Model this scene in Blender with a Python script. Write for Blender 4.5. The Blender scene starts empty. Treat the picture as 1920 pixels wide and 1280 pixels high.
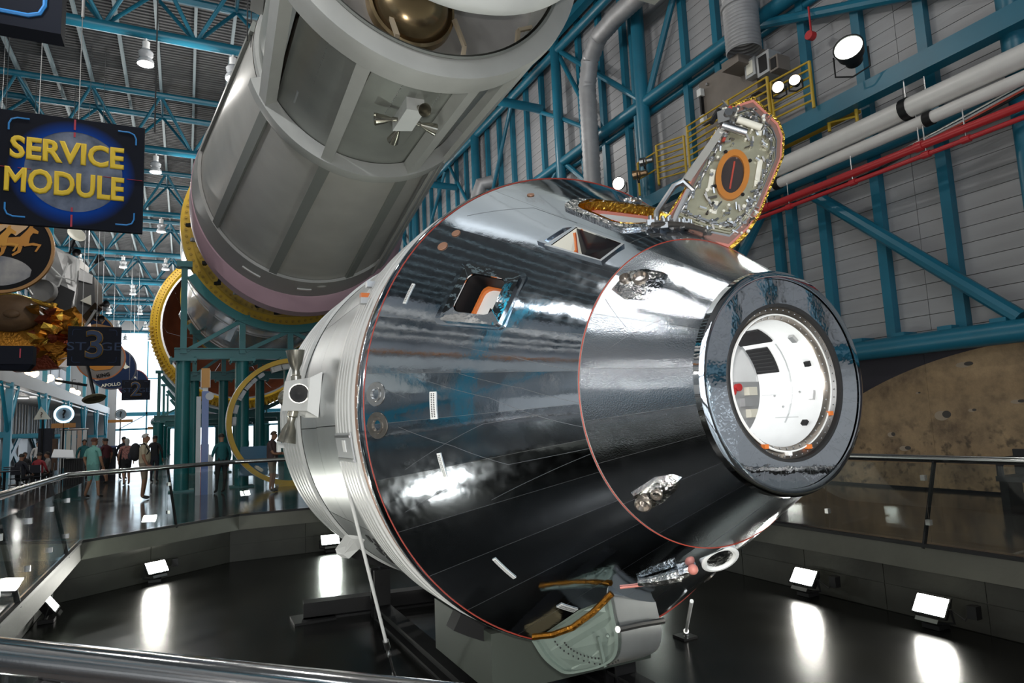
import bpy, bmesh, math, random
from mathutils import Vector, Matrix
random.seed(7)
S = bpy.context.scene
COL = S.collection
PI = math.pi
def R(d): return d * PI / 180.0

# ------------------------------------------------------------------ camera, world, sun, exposure
YAW, PITCH, ROLL = R(26.24), R(7.02), R(-2.5)
fw = Vector((math.sin(YAW) * math.cos(PITCH), math.cos(YAW) * math.cos(PITCH), math.sin(PITCH)))
rt = Vector((math.cos(YAW), -math.sin(YAW), 0)); up = rt.cross(fw)
rt2 = rt * math.cos(ROLL) + up * math.sin(ROLL); up2 = -rt * math.sin(ROLL) + up * math.cos(ROLL)
cd = bpy.data.cameras.new('camera'); cam = bpy.data.objects.new('camera', cd); COL.objects.link(cam)
cd.sensor_fit = 'HORIZONTAL'; cd.sensor_width = 36; cd.lens = 36 * 1250 / 1920
cd.clip_start = .05; cd.clip_end = 500
cam.matrix_world = Matrix(((rt2.x, up2.x, -fw.x, 0), (rt2.y, up2.y, -fw.y, 0), (rt2.z, up2.z, -fw.z, 1.6), (0, 0, 0, 1)))
S.camera = cam
w = bpy.data.worlds.new('world'); S.world = w; w.use_nodes = True
wb = w.node_tree.nodes['Background']
wb.inputs['Color'].default_value = (.80, .90, 1.0, 1); wb.inputs['Strength'].default_value = 2.3
S.view_settings.view_transform = 'Standard'; S.view_settings.look = 'None'
S.view_settings.gamma = 1; S.view_settings.use_curve_mapping = False
S.view_settings.exposure = 0.3
FLOOD = 190.0       # pit floodlight lens emission
HIGHBAY = 300.0     # watts per ceiling lamp
SPOTW = 900.0       # watts of the big wall spotlight
fl = bpy.data.lights.new('camera_flash', 'POINT'); fl.energy = 560; fl.shadow_soft_size = .06; fl.color = (1, .97, .93)
flo = bpy.data.objects.new('camera_flash', fl); COL.objects.link(flo); flo.location = (-.05, -.08, 1.78)      # the photographer's flash

# ------------------------------------------------------------------ materials
MATS = {}
def mat(name, col, rough=.5, metal=0.0, var=0.0, vscale=3.0, bump=0.0, bscale=20.0, emit=0.0, spec=None, coord='Object', stretch=None, coat=0.0, rvar=0.0):
    if name in MATS: return MATS[name]
    m = bpy.data.materials.new(name); m.use_nodes = True; nt = m.node_tree; N = nt.nodes; L = nt.links
    b = N['Principled BSDF']
    b.inputs['Base Color'].default_value = (*col, 1); b.inputs['Roughness'].default_value = rough; b.inputs['Metallic'].default_value = metal
    if coat: b.inputs['Coat Weight'].default_value = coat; b.inputs['Coat Roughness'].default_value = .08
    if spec is not None: b.inputs['Specular IOR Level'].default_value = spec
    if emit:
        b.inputs['Emission Color'].default_value = (*col, 1); b.inputs['Emission Strength'].default_value = emit
    if var or bump or rvar:
        tc = N.new('ShaderNodeTexCoord'); src = tc.outputs[coord]
        if stretch:
            mp = N.new('ShaderNodeMapping'); mp.inputs['Scale'].default_value = stretch; L.new(src, mp.inputs['Vector']); src = mp.outputs['Vector']
        if var or rvar:
            n = N.new('ShaderNodeTexNoise'); n.inputs['Scale'].default_value = vscale; n.inputs['Detail'].default_value = 6; L.new(src, n.inputs['Vector'])
        if var:
            r = N.new('ShaderNodeValToRGB')
            r.color_ramp.elements[0].position = .3; r.color_ramp.elements[1].position = .7
            r.color_ramp.elements[0].color = (*[max(0, c * (1 - var)) for c in col], 1)
            r.color_ramp.elements[1].color = (*[min(1, c * (1 + var)) for c in col], 1)
            L.new(n.outputs['Fac'], r.inputs['Fac']); L.new(r.outputs['Color'], b.inputs['Base Color'])
        if rvar:
            mr = N.new('ShaderNodeMapRange'); mr.inputs['To Min'].default_value = max(0, rough - rvar); mr.inputs['To Max'].default_value = rough + rvar
            mr.inputs['From Min'].default_value = .3; mr.inputs['From Max'].default_value = .7
            L.new(n.outputs['Fac'], mr.inputs['Value']); L.new(mr.outputs['Result'], b.inputs['Roughness'])
        if bump:
            n2 = N.new('ShaderNodeTexNoise'); n2.inputs['Scale'].default_value = bscale; n2.inputs['Detail'].default_value = 4; L.new(src, n2.inputs['Vector'])
            bp = N.new('ShaderNodeBump'); bp.inputs['Strength'].default_value = bump; bp.inputs['Distance'].default_value = .02
            L.new(n2.outputs['Fac'], bp.inputs['Height']); L.new(bp.outputs['Normal'], b.inputs['Normal'])
    MATS[name] = m; return m

def glow(name, col, k):
    m = bpy.data.materials.new(name); m.use_nodes = True; nt = m.node_tree
    nt.nodes.clear(); e = nt.nodes.new('ShaderNodeEmission'); o = nt.nodes.new('ShaderNodeOutputMaterial')
    e.inputs['Color'].default_value = (*col, 1); e.inputs['Strength'].default_value = k
    nt.links.new(e.outputs[0], o.inputs[0]); MATS[name] = m; return m

def glassmat(name, tint=(.93, .96, .96), base=.06):
    m = bpy.data.materials.new(name); m.use_nodes = True; nt = m.node_tree; N = nt.nodes; L = nt.links
    N.clear(); o = N.new('ShaderNodeOutputMaterial'); mx = N.new('ShaderNodeMixShader')
    t = N.new('ShaderNodeBsdfTransparent'); g = N.new('ShaderNodeBsdfGlossy'); f = N.new('ShaderNodeFresnel')
    t.inputs['Color'].default_value = (*tint, 1); g.inputs['Roughness'].default_value = .01; f.inputs['IOR'].default_value = 1.45
    a = N.new('ShaderNodeMath'); a.operation = 'MULTIPLY'; a.inputs[1].default_value = .75
    L.new(f.outputs[0], a.inputs[0]); L.new(a.outputs[0], mx.inputs['Fac'])
    L.new(t.outputs[0], mx.inputs[1]); L.new(g.outputs[0], mx.inputs[2]); L.new(mx.outputs[0], o.inputs[0])
    MATS[name] = m; return m

TEAL = mat('teal paint', (.010, .125, .195), .38, var=.12, vscale=.8)
TEALG = mat('teal green paint', (.012, .16, .165), .35, var=.12, vscale=.8)
BLUE = mat('bright teal paint', (.015, .24, .36), .4, var=.1, vscale=.8)
SIDING = mat('siding', (.30, .30, .312), .45, var=.10, vscale=1.2, bump=.15, bscale=6, stretch=(1, .4, 3))
ROOFM = mat('roof deck', (.052, .056, .060), .55, var=.12, vscale=2)
PURLIN = mat('purlin', (.22, .29, .32), .5)
FLOORM = mat('deck floor', (.060, .054, .052), .125, var=.25, vscale=.6, rvar=.03, bump=.012, bscale=3, spec=.85)
PITM = mat('pit floor', (.004, .0042, .004), .24, var=.2, vscale=1.5, rvar=.02, bump=.05, bscale=45, spec=.4)
CONC = mat('pit concrete', (.020, .0205, .017), .6, var=.25, vscale=2, bump=.2, bscale=12)
FASC = mat('deck fascia', (.065, .065, .053), .55, var=.2, vscale=1.5, bump=.1)
CHROME = mat('polished steel', (.62, .62, .63), .14, 1.0, bump=.02, bscale=30)
STEEL = mat('brushed steel', (.5, .5, .5), .32, 1.0)
BLACK = mat('black metal', (.010, .010, .011), .5, spec=.25)
BLACKR = mat('black rubber', (.015, .015, .016), .7)
GLASS = glassmat('railing glass')
MYLAR = mat('mylar mirror', (.60, .66, .73), .085, 1.0, bump=.05, bscale=9, rvar=.03, vscale=14)
MYLAR2 = mat('mylar embossed', (.61, .66, .72), .13, 1.0, bump=.10, bscale=130, rvar=.04, vscale=10)
MIRROR = mat('mirror ring', (.80, .82, .84), .035, 1.0, bump=.13, bscale=4)
FOIL = mat('crumpled foil', (.82, .81, .80), .12, 1.0, bump=1.0, bscale=22)
GOLDF = mat('gold foil', (.83, .50, .08), .22, 1.0, bump=1.0, bscale=30)
GOLDD = mat('amber foil', (.48, .20, .03), .28, 1.0, bump=1.0, bscale=14)
WHITEP = mat('white paint', (.74, .75, .74), .42, var=.04)
RIBW = mat('ribbed white', (.55, .56, .55), .38)
SMSIL = mat('silver band', (.43, .45, .45), .36, .75, var=.08, vscale=2)
LINE = mat('tape line', (.55, .57, .58), .35, .6)
TAPE = mat('tape thread', (.20, .21, .22), .4, .5)
COPPER = mat('copper strip', (.36, .19, .12), .45, .5)
REDL = mat('red line', (.38, .05, .03), .5)
BRONZE = mat('bronze ring', (.30, .27, .24), .3, .9, var=.2, vscale=12)
SMDARK = mat('service module panel', (.33, .34, .315), .40, .45, var=.1, vscale=1.5)
SMFRAME = mat('grey frame paint', (.44, .44, .42), .45, var=.06, vscale=2)
SMSTRAP = mat('dark strap', (.26, .27, .25), .5)
SLAM = mat('adapter skin', (.62, .60, .56), .40, .25, var=.07, vscale=1.2)
PINK = mat('pink ring paint', (.62, .40, .46), .4, .1, var=.08, vscale=1)
YEL = mat('yellow paint', (.62, .38, .015), .45, var=.12, vscale=2)
YELD = mat('dark yellow paint', (.45, .27, .02), .5, var=.12, vscale=2)
RAILY = mat('catwalk yellow', (.50, .33, .03), .45)
BROWNI = mat('brown insulation', (.13, .035, .012), .6, var=.3, vscale=1.2, bump=.2, bscale=3)
SILVTANK = mat('tank silver', (.62, .61, .63), .22, .95, var=.12, vscale=1.2, bump=.12, bscale=2.5)
TANKBR = mat('brown gold tank', (.34, .25, .14), .22, .85)
REDP = mat('red pipe', (.45, .025, .03), .35)
PIPEW = mat('white pipe', (.66, .64, .62), .35, var=.05)
DUCTM = mat('flex duct', (.33, .33, .34), .5, .3, var=.1)
HVACM = mat('brown cabinet', (.17, .145, .125), .5, var=.1)
ZINC = mat('grey box', (.40, .41, .42), .45, .3)
SIGNBK = mat('sign back', (.010, .012, .020), .7, spec=.15)
ORANGE = mat('orange gasket', (.60, .16, .03), .45)
CREAM = mat('cream panel', (.74, .72, .62), .5)
OLIVE = mat('hatch olive', (.34, .33, .24), .45, .35, var=.12, vscale=8)
SALMON = mat('salmon seal', (.55, .20, .16), .5)
DARKIN = mat('dark interior', (.02, .02, .022), .6)

# ------------------------------------------------------------------ geometry builder
class MB:
    def __init__(s): s.v = []; s.f = []; s.m = []
    def add(s, vs, fs, mi=0):
        o = len(s.v); s.v += [tuple(v) for v in vs]; s.f += [tuple(i + o for i in f) for f in fs]; s.m += [mi] * len(fs); return s
    def box(s, c, d, rz=0.0, mi=0, M=None):
        hx, hy, hz = d[0] / 2, d[1] / 2, d[2] / 2
        vs = [Vector((x, y, z)) for x in (-hx, hx) for y in (-hy, hy) for z in (-hz, hz)]
        M = M or Matrix.Rotation(rz, 3, 'Z')
        vs = [M @ v + Vector(c) for v in vs]
        return s.add(vs, [(0, 1, 3, 2), (4, 6, 7, 5), (0, 4, 5, 1), (2, 3, 7, 6), (0, 2, 6, 4), (1, 5, 7, 3)], mi)
    def bx(s, x0, x1, y0, y1, z0, z1, mi=0): return s.box(((x0 + x1) / 2, (y0 + y1) / 2, (z0 + z1) / 2), (abs(x1 - x0), abs(y1 - y0), abs(z1 - z0)), 0, mi)
    def frame(s, p0, p1, hint=(0, 0, 1)):
        d = (Vector(p1) - Vector(p0)).normalized(); h = Vector(hint)
        if abs(d.dot(h)) > .98: h = Vector((0, 1, 0)) if abs(d.y) < .9 else Vector((1, 0, 0))
        a = d.cross(h).normalized(); b = a.cross(d).normalized(); return d, a, b
    def beam(s, p0, p1, wd, ht, hint=(0, 0, 1), mi=0):
        d, a, b = s.frame(p0, p1, hint); p0 = Vector(p0); p1 = Vector(p1); vs = []
        for p in (p0, p1):
            for i, j in ((-1, -1), (1, -1), (1, 1), (-1, 1)): vs.append(p + a * i * wd / 2 + b * j * ht / 2)
        return s.add(vs, [(3, 2, 1, 0), (4, 5, 6, 7), (0, 1, 5, 4), (1, 2, 6, 5), (2, 3, 7, 6), (3, 0, 4, 7)], mi)
    def ibeam(s, p0, p1, wd, ht, t=.02, hint=(0, 0, 1), mi=0):
        d, a, b = s.frame(p0, p1, hint); p0 = Vector(p0); p1 = Vector(p1)
        for k in (-1, 1): s.beam(p0 + b * k * (ht / 2 - t / 2), p1 + b * k * (ht / 2 - t / 2), wd, t, b, mi)
        return s.beam(p0, p1, t, ht - 2 * t, b, mi)
    def tube(s, p0, p1, r, n=12, r2=None, cap=True, mi=0):
        r2 = r if r2 is None else r2
        d, a, b = s.frame(p0, p1); vs = []
        for p, q in ((Vector(p0), r), (Vector(p1), r2)):
            for i in range(n):
                t = 2 * PI * i / n; vs.append(p + (a * math.cos(t) + b * math.sin(t)) * q)
        fs = [(i, (i + 1) % n, n + (i + 1) % n, n + i) for i in range(n)]
        if cap: fs += [tuple(range(n - 1, -1, -1)), tuple(range(n, 2 * n))]
        return s.add(vs, fs, mi)
    def path(s, pts, r, n=8, mi=0, cap=True):
        pts = [Vector(p) for p in pts]; vs = []; ref = None
        for k, p in enumerate(pts):
            d = (pts[min(k + 1, len(pts) - 1)] - pts[max(k - 1, 0)]).normalized()
            if ref is None: ref = Vector((0, 0, 1)) if abs(d.z) < .9 else Vector((1, 0, 0))
            a = d.cross(ref).normalized(); b = a.cross(d).normalized(); ref = b
            rr = r[k] if isinstance(r, (list, tuple)) else r
            for i in range(n):
                t = 2 * PI * i / n; vs.append(p + (a * math.cos(t) + b * math.sin(t)) * rr)
        fs = []
        for k in range(len(pts) - 1):
            for i in range(n): fs.append((k * n + i, k * n + (i + 1) % n, (k + 1) * n + (i + 1) % n, (k + 1) * n + i))
        if cap: fs += [tuple(range(n - 1, -1, -1)), tuple(range((len(pts) - 1) * n, len(pts) * n))]
        return s.add(vs, fs, mi)
    def lathe(s, prof, o, d, n=48, a0=0.0, a1=360.0, mi=0, ref=None, close=False):
        # prof: (distance along d, radius); angles measured from ref
        d = Vector(d).normalized(); o = Vector(o)
        if ref is None: ref = Vector((1, 0, 0)) if abs(d.x) < .9 else Vector((0, 0, 1))
        a = Vector(ref); a = (a - d * a.dot(d)).normalized(); b = Vector((0, 0, 1)) if (abs(d.y) > .99 and abs(a.x) > .99) else d.cross(a)
        full = abs(a1 - a0) >= 359.99; k = n if full else n + 1; vs = []
        for (h, r) in prof:
            for i in range(k):
                t = R(a0 + (a1 - a0) * i / n); vs.append(o + d * h + (a * math.cos(t) + b * math.sin(t)) * r)
        fs = []; m = len(prof)
        for j in range(m if close else m - 1):
            j2 = (j + 1) % m
            for i in range(n):
                i2 = (i + 1) % k if full else i + 1
                fs.append((j * k + i, j * k + i2, j2 * k + i2, j2 * k + i))
        if close and not full: fs += [tuple(j * k for j in range(m)), tuple(j * k + n for j in range(m - 1, -1, -1))]
        return s.add(vs, fs, mi)
    def ball(s, c, r, n=12, m=8, sc=(1, 1, 1), mi=0):
        vs = []; fs = []
        for j in range(m + 1):
            p = PI * j / m
            for i in range(n):
                t = 2 * PI * i / n; vs.append((c[0] + r * sc[0] * math.sin(p) * math.cos(t), c[1] + r * sc[1] * math.sin(p) * math.sin(t), c[2] + r * sc[2] * math.cos(p)))
        for j in range(m):
            for i in range(n): fs.append((j * n + i, (j + 1) * n + i, (j + 1) * n + (i + 1) % n, j * n + (i + 1) % n))
        return s.add(vs, fs, mi)
    def prism(s, poly, ext, mi=0):
        # poly: 3D points of a planar outline, ext: extrusion vector
        n = len(poly); e = Vector(ext); vs = [Vector(p) for p in poly] + [Vector(p) + e for p in poly]
        return s.add(vs, [tuple(range(n - 1, -1, -1)), tuple(range(n, 2 * n))] + [(i, (i + 1) % n, n + (i + 1) % n, n + i) for i in range(n)], mi)
    def ringprism(s, outer, inner, ext, mi=0):
        n = len(outer); e = Vector(ext); O = [Vector(p) for p in outer]; I = [Vector(p) for p in inner]
        vs = O + I + [p + e for p in O] + [p + e for p in I]; fs = []
        for i in range(n):
            j = (i + 1) % n
            fs += [(i, n + i, n + j, j), (2 * n + i, 2 * n + j, 3 * n + j, 3 * n + i), (i, j, 2 * n + j, 2 * n + i), (n + i, 3 * n + i, 3 * n + j, n + j)]
        return s.add(vs, fs, mi)

W = {}
def mesh_of(name, mb, ms, origin=(0, 0, 0), smooth=True, ang=32):
    me = bpy.data.meshes.new(name); o = Vector(origin)
    me.from_pydata([tuple(Vector(v) - o) for v in mb.v], [], mb.f)
    for m in (ms if isinstance(ms, (list, tuple)) else [ms]): me.materials.append(m)
    if any(mb.m): me.polygons.foreach_set('material_index', mb.m)
    bm = bmesh.new(); bm.from_mesh(me); bmesh.ops.recalc_face_normals(bm, faces=bm.faces); bm.to_mesh(me); bm.free()
    if smooth:
        me.polygons.foreach_set('use_smooth', [True] * len(me.polygons)); me.set_sharp_from_angle(angle=R(ang))
    me.update(); return me
def obj(name, mb, ms, parent=None, smooth=True, ang=32, origin=None):
    if parent is not None: wo = W[parent.name]
    elif origin is not None: wo = Vector(origin)
    else:
        xs = [v[0] for v in mb.v]; ys = [v[1] for v in mb.v]; zs = [v[2] for v in mb.v]
        wo = Vector(((min(xs) + max(xs)) / 2, (min(ys) + max(ys)) / 2, min(zs)))
    o = bpy.data.objects.new(name, mesh_of(name, mb, ms, wo, smooth, ang)); COL.objects.link(o)
    if parent is not None: o.parent = parent
    else: o.location = wo
    W[o.name] = wo.copy(); return o
def piece(name, src, parent, offset):        # a copy of a part sharing its mesh
    o = src.copy(); o.name = name; COL.objects.link(o); o.parent = parent; o.location = src.location + Vector(offset); W[o.name] = W[src.name]; return o
def tag(o, label=None, cat=None, group=None, kind=None):
    if label: o['label'] = label
    if cat: o['category'] = cat
    if group: o['group'] = group
    if kind: o['kind'] = kind
    return o
def thing(name, loc, label, cat, group=None, kind=None):
    o = bpy.data.objects.new(name, None); COL.objects.link(o); o.location = loc; o.empty_display_size = .2
    W[o.name] = Vector(loc); return tag(o, label, cat, group, kind)
def struct(name, mb, m, parent=None, **k):
    o = obj(name, mb, m, parent, **k); o['kind'] = 'structure'; return o
def dup(o, loc=None, rz=None, label=None, group=None, parent=None):
    c = o.copy(); COL.objects.link(c)
    if parent is not None: c.parent = parent
    if loc is not None: c.location = loc
    if rz is not None: c.rotation_euler = (0, 0, rz)
    if label: c['label'] = label
    if group: c['group'] = group
    W[c.name] = Vector(loc) if loc is not None else W.get(o.name, Vector())
    for ch in list(o.children): dup(ch, parent=c)
    return c
def textmesh(name, txt, size, ms, parent, M, extrude=.004, bold=0.0, sx=1.0, align='CENTER'):
    cu = bpy.data.curves.new(name, 'FONT'); cu.body = txt; cu.size = size; cu.extrude = extrude; cu.bevel_depth = bold; cu.bevel_resolution = 1
    cu.align_x = align; cu.align_y = 'CENTER'; cu.resolution_u = 3
    t = bpy.data.objects.new(name + '_curve', cu); COL.objects.link(t)
    dg = bpy.context.evaluated_depsgraph_get(); me = bpy.data.meshes.new_from_object(t.evaluated_get(dg))
    bpy.data.objects.remove(t); bpy.data.curves.remove(cu)
    wo = W[parent.name]
    me.transform(Matrix.Translation(-wo) @ M @ Matrix.Diagonal((sx, 1, 1, 1)))
    me.name = name; me.materials.clear(); me.materials.append(ms)
    o = bpy.data.objects.new(name, me); COL.objects.link(o); o.parent = parent; W[o.name] = wo.copy(); return o
def face_minus_y(x, y, z): return Matrix.Translation((x, y, z)) @ Matrix.Rotation(PI / 2, 4, 'X')

# ================================================================== SETTING
PIT = [(-1.47, 3.62), (-1.47, 13.0), (1.0, 14.75), (5.2, 14.75), (7.6, 13.0), (7.6, 3.62), (4.6, .6), (1.55, .6)]   # deck edge, clockwise from near left
def offset(poly, d):
    n = len(poly); out = []
    c = Vector((3.06, 7.7))
    for i in range(n):
        a, b, e = Vector(poly[i - 1]), Vector(poly[i]), Vector(poly[(i + 1) % n])
        def ln(p, q):
            t = (q - p).normalized(); nn = Vector((-t.y, t.x))
            if nn.dot((p + q) / 2 - c) < 0: nn = -nn
            return nn, nn.dot(p) + d
        n1, d1 = ln(a, b); n2, d2 = ln(b, e)
        det = n1.x * n2.y - n1.y * n2.x
        out.append(((d1 * n2.y - d2 * n1.y) / det, (n1.x * d2 - n2.x * d1) / det))
    return out
X0, X1, Y0, Y1 = -14.0, 13.0, -16.0, 93.0
PW = offset(PIT, .45)
f = MB()
def fq(*p): f.add([(x, y, 0) for x, y in p], [tuple(range(len(p)))])
P = PIT
fq((X0, Y0), (P[0][0], Y0), (P[0][0], Y1), (X0, Y1)); fq((P[4][0], Y0), (X1, Y0), (X1, Y1), (P[4][0], Y1))
fq((P[0][0], Y0), (P[4][0], Y0), (P[4][0], P[6][1]), (P[0][0], P[6][1])); fq((P[0][0], P[2][1]), (P[4][0], P[2][1]), (P[4][0], Y1), (P[0][0], Y1))
fq(P[0], P[7], (P[0][0], P[7][1])); fq(P[5], P[6], (P[5][0], P[6][1])); fq(P[1], P[2], (P[1][0], P[2][1])); fq(P[3], P[4], (P[4][0], P[3][1]))
struct('floor', f, FLOORM, smooth=False, origin=(0, 0, 0))
pf = MB(); pf.add([(x, y, -.95) for x, y in PW], [tuple(range(8))]); struct('floor', pf, PITM, smooth=False)
for i in range(8):
    a, b = PIT[i], PIT[(i + 1) % 8]; c, d = PW[i], PW[(i + 1) % 8]
    m = MB(); m.add([(*a, 0.0), (*b, 0.0), (*b, -.27), (*a, -.27), (*c, -.27), (*d, -.27), (*d, -.12), (*c, -.12)], [(0, 1, 2, 3), (3, 2, 5, 4), (4, 5, 6, 7)])
    struct('trim_%d' % (i + 1), m, FASC, smooth=False)
    m = MB(); m.add([(*c, -.27), (*d, -.27), (*d, -.95), (*c, -.95)], [(0, 1, 2, 3)])
    wl = struct('wall_pit', m, CONC, smooth=False)
    # cast blocks of the pit wall, proud by a few millimetres with recessed joints
    A, B = Vector((*c, 0)), Vector((*d, 0)); ln = (B - A).length; k = max(2, int(ln / 1.2)); inn = (Vector((3.06, 7.7, 0)) - (A + B) / 2); t = (B - A).normalized(); nn = Vector((-t.y, t.x, 0)); nn = nn if nn.dot(inn) > 0 else -nn
    for j in range(k):
        for (z0, z1) in ((-.94, -.62), (-.61, -.29)):
            q0 = A + t * (ln * j / k + .006) + nn * .006; q1 = A + t * (ln * (j + 1) / k - .006) + nn * .006
            mb = MB().beam(q0 + Vector((0, 0, (z0 + z1) / 2)), q1 + Vector((0, 0, (z0 + z1) / 2)), .012, z1 - z0)
            obj('concrete_block', mb, CONC, wl, smooth=False)

# ---- roof: deck panels, purlins
roof = thing('ceiling', (0, 40, 16.5), None, None, kind='structure')
def corr(y0, y1):
    m = MB(); n = 8; h = .035; vs = []; ys = []
    for k in range(n): ys += [(y0 + (y1 - y0) * (k + u) / n, v) for u, v in ((.0, 0), (.45, 0), (.5, h), (.95, h))]
    ys += [(y1, 0)]
    for y, z in ys: vs += [(X0, y, 16.45 + z), (X1, y, 16.45 + z)]
    return m.add(vs, [(2 * i, 2 * i + 1, 2 * i + 3, 2 * i + 2) for i in range(len(ys) - 1)])
first = obj('roof_panel', corr(Y0, Y0 + 1.565), ROOFM, roof, smooth=False)
k = 1
while Y0 + 1.56 * k < Y1: piece('roof_panel', first, roof, (0, 1.56 * k, 0)); k += 1
pl = obj('purlin', MB().ibeam((-1.12 - 1.25 * 9, Y0, 16.3), (-1.12 - 1.25 * 9, Y1, 16.3), .10, .22, .025), PURLIN, roof, smooth=False)
for k in range(1, 20): piece('purlin', pl, roof, (1.25 * k, 0, 0))

# ---- triangular roof trusses
ORD = ['nearest', 'second nearest', 'third nearest', 'fourth nearest', 'fifth nearest', 'sixth nearest', 'seventh nearest', 'farthest']
def truss(y, label):
    t = thing('roof_truss', (0, y, 14), label, 'truss', 'triangular roof trusses')
    xa, xb = -13.6, 12.6
    obj('bottom_chord', MB().tube((xa, y, 14), (xb, y, 14), .17, 12), TEAL, t)
    a = obj('top_chord', MB().tube((xa, y - 1.05, 16.02), (xb, y - 1.05, 16.02), .13, 10), TEAL, t); piece('top_chord', a, t, (0, 2.1, 0))
    protos = []
    for sx in (-1.25, 1.25):
        for sy in (-1.05, 1.05):
            protos.append(obj('web_bar', MB().tube((.13, y, 14.02), (.13 + sx, y + sy, 16.0), .062, 8, cap=False), TEAL, t))
    for j in range(-5, 5):
        if j == 0: continue
        for p in protos: piece('web_bar', p, t, (2.5 * j, 0, 0))
    c = obj('cross_bar', MB().tube((-1.12, y - 1.05, 16.0), (-1.12, y + 1.05, 16.0), .05, 8, cap=False), TEAL, t)
    for j in range(-4, 6):
        if j: piece('cross_bar', c, t, (2.5 * j, 0, 0))
    return t
TY = [22 + 9.35 * i for i in range(8)]
t0 = truss(TY[0], 'teal triangular roof truss, the nearest one in view, crossing above the service module')
for i in range(1, 8):
    dup(t0, (0, TY[i], 14), None, 'teal triangular roof truss, %s one from the camera along the hall' % (ORD[i] if i < 7 else 'farthest'))

# ---- right wall: siding planks, studs, columns, chords and braces of the steel frame
XW = 12.7
wr = thing('wall_right', (12.95, 20, 0), None, None, kind='structure')
ph = .30; rows = int((16.4 - 2.75) / ph)
sp = obj('siding_plank', MB().bx(12.93, 13.0, Y0, 7.9 - .01, 2.75, 2.75 + ph - .012), SIDING, wr, smooth=False)
sp2 = obj('siding_plank', MB().bx(12.93, 13.0, 7.9, 24.9, 2.75, 2.75 + ph - .012), SIDING, wr, smooth=False)
for r_ in range(1, rows + 1):
    piece('siding_plank', sp, wr, (random.uniform(-.003, .003), 0, ph * r_)); piece('siding_plank', sp2, wr, (random.uniform(-.003, .003), 0, ph * r_))
sp3 = obj('siding_plank', MB().bx(12.93, 13.0, 24.91, Y1, 2.75, 2.75 + ph - .012), SIDING, wr, smooth=False)
for r_ in range(1, rows + 1): piece('siding_plank', sp3, wr, (0, 0, ph * r_))
obj('backing_wall', MB().bx(13.0, 13.1, -7.9, Y1, 0, 16.5), SMSTRAP, wr, smooth=False); obj('backing_wall', MB().bx(13.0, 13.1, Y0, -7.9, 2.75, 16.5), SMSTRAP, wr, smooth=False)
def stud(y, z0, z1, wd=.19):
    obj('stud', MB().bx(12.74, 12.92, y - wd / 2, y + wd / 2, z0, z1), TEAL, wr, smooth=False)
for y in (7.23, 8.59, 9.91, 10.78, 11.21): stud(y, 2.95, 8.0)
for y in (5.0, 3.6, 2.2, .8, -.6, -2, -3.4, -4.8, -6.2, -7.6): stud(y, 2.95, 16.4)
for y in (7.3, 8.62, 9.95, 11.3, 12.63, 13.9, 16.76, 18.1, 19.44): stud(y, 8.0, 16.4)
for y in (12.63, 13.9, 16.76, 18.1, 19.44): stud(y, 2.95, 8.0)
for k in range(34): stud(22.32 + 1.36 * k, 2.95, 16.4)
def wtube(name, p, q, r, x=12.55, n=14, m=TEAL):
    return obj(name, MB().tube((x, p[0], p[1]), (x, q[0], q[1]), r, n), m, wr)
for y, r in ((5.62, .24), (15.56, .21), (20.56, .19), (28.5, .21), (38, .21), (47.5, .21), (57, .2), (66.5, .2), (-3.2, .22), (-12.6, .22)):
    wtube('column', (y, 2.8), (y, 16.4), r, 12.5)
for y in (16.05, 29.1): wtube('column', (y, 2.8), (y, 16.4), .16, 12.7)
wtube('chord', (-16, 2.78), (92, 2.78), .20, 12.55)
for y in (6.5, 7.4, 8.3, 9.2, 5.6, 4.7): obj('chord_bracket', MB().bx(12.5, 12.9, y - .13, y + .13, 2.9, 3.04), TEAL, wr, smooth=False)
wtube('chord', (-16, 11.2), (92, 11.2), .185, 12.55); wtube('chord', (-16, 15.65), (92, 15.65), .17, 12.55)
wtube('chord', (-16, 11.0), (92, 11.0), .10, 12.85); wtube('chord', (-16, 6.9), (92, 6.9), .19, 12.6)
obj('roof_chord', MB().beam((12.4, -16, 16.2), (12.4, 92, 16.2), .3, .3), TEAL, wr, smooth=False)
BR = [((20.3, 15.5), (15.75, 11.4), .10), ((15.45, 11.3), (12.9, 15.5), .10), ((20.45, 15.4), (18.1, 11.3), .09), ((24.6, 15.45), (20.6, 13.0), .085),
      ((20.6, 13.0), (18.2, 11.4), .085), ((24.7, 15.4), (27.6, 11.4), .085), ((28.7, 11.3), (32.3, 15.5), .085), ((33, 15.5), (37.8, 11.3), .085),
      ((9.95, 6.4), (6.2, 3.0), .135), ((11.3, 6.6), (14.6, 3.0), .125), ((15.3, 3.0), (18.6, 6.7), .11), ((20.3, 3.0), (18.9, 6.7), .1),
      ((11.2, 11.2), (5.8, 8.95), .12), ((20.8, 6.9), (28, 2.9), .1), ((15.6, 6.9), (20.4, 11.1), .1), ((21, 11.1), (28.2, 7.0), .1), ((5.9, 11.1), (.6, 7.2), .12), ((.5, 6.8), (5.8, 3), .12), ((.4, 11.3), (5.9, 15.6), .12)]
for p, q, r in BR: wtube('brace', p, q, r, 12.62, 10)
for k in range(5):
    y = 38 + 9.5 * k
    wtube('brace', (y + .2, 11.2), (y + 4.7, 15.6), .09, 12.62, 8); wtube('brace', (y + 9.3, 11.2), (y + 4.8, 15.6), .09, 12.62, 8)
    wtube('brace', (y + .2, 6.8), (y + 4.7, 2.9), .09, 12.62, 8); wtube('brace', (y + 9.3, 6.8), (y + 4.8, 2.9), .09, 12.62, 8)
obj('base_wall', MB().bx(12.86, 13.0, -1.95, Y1, 0, 2.8), SIGNBK, wr, smooth=False)
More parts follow.
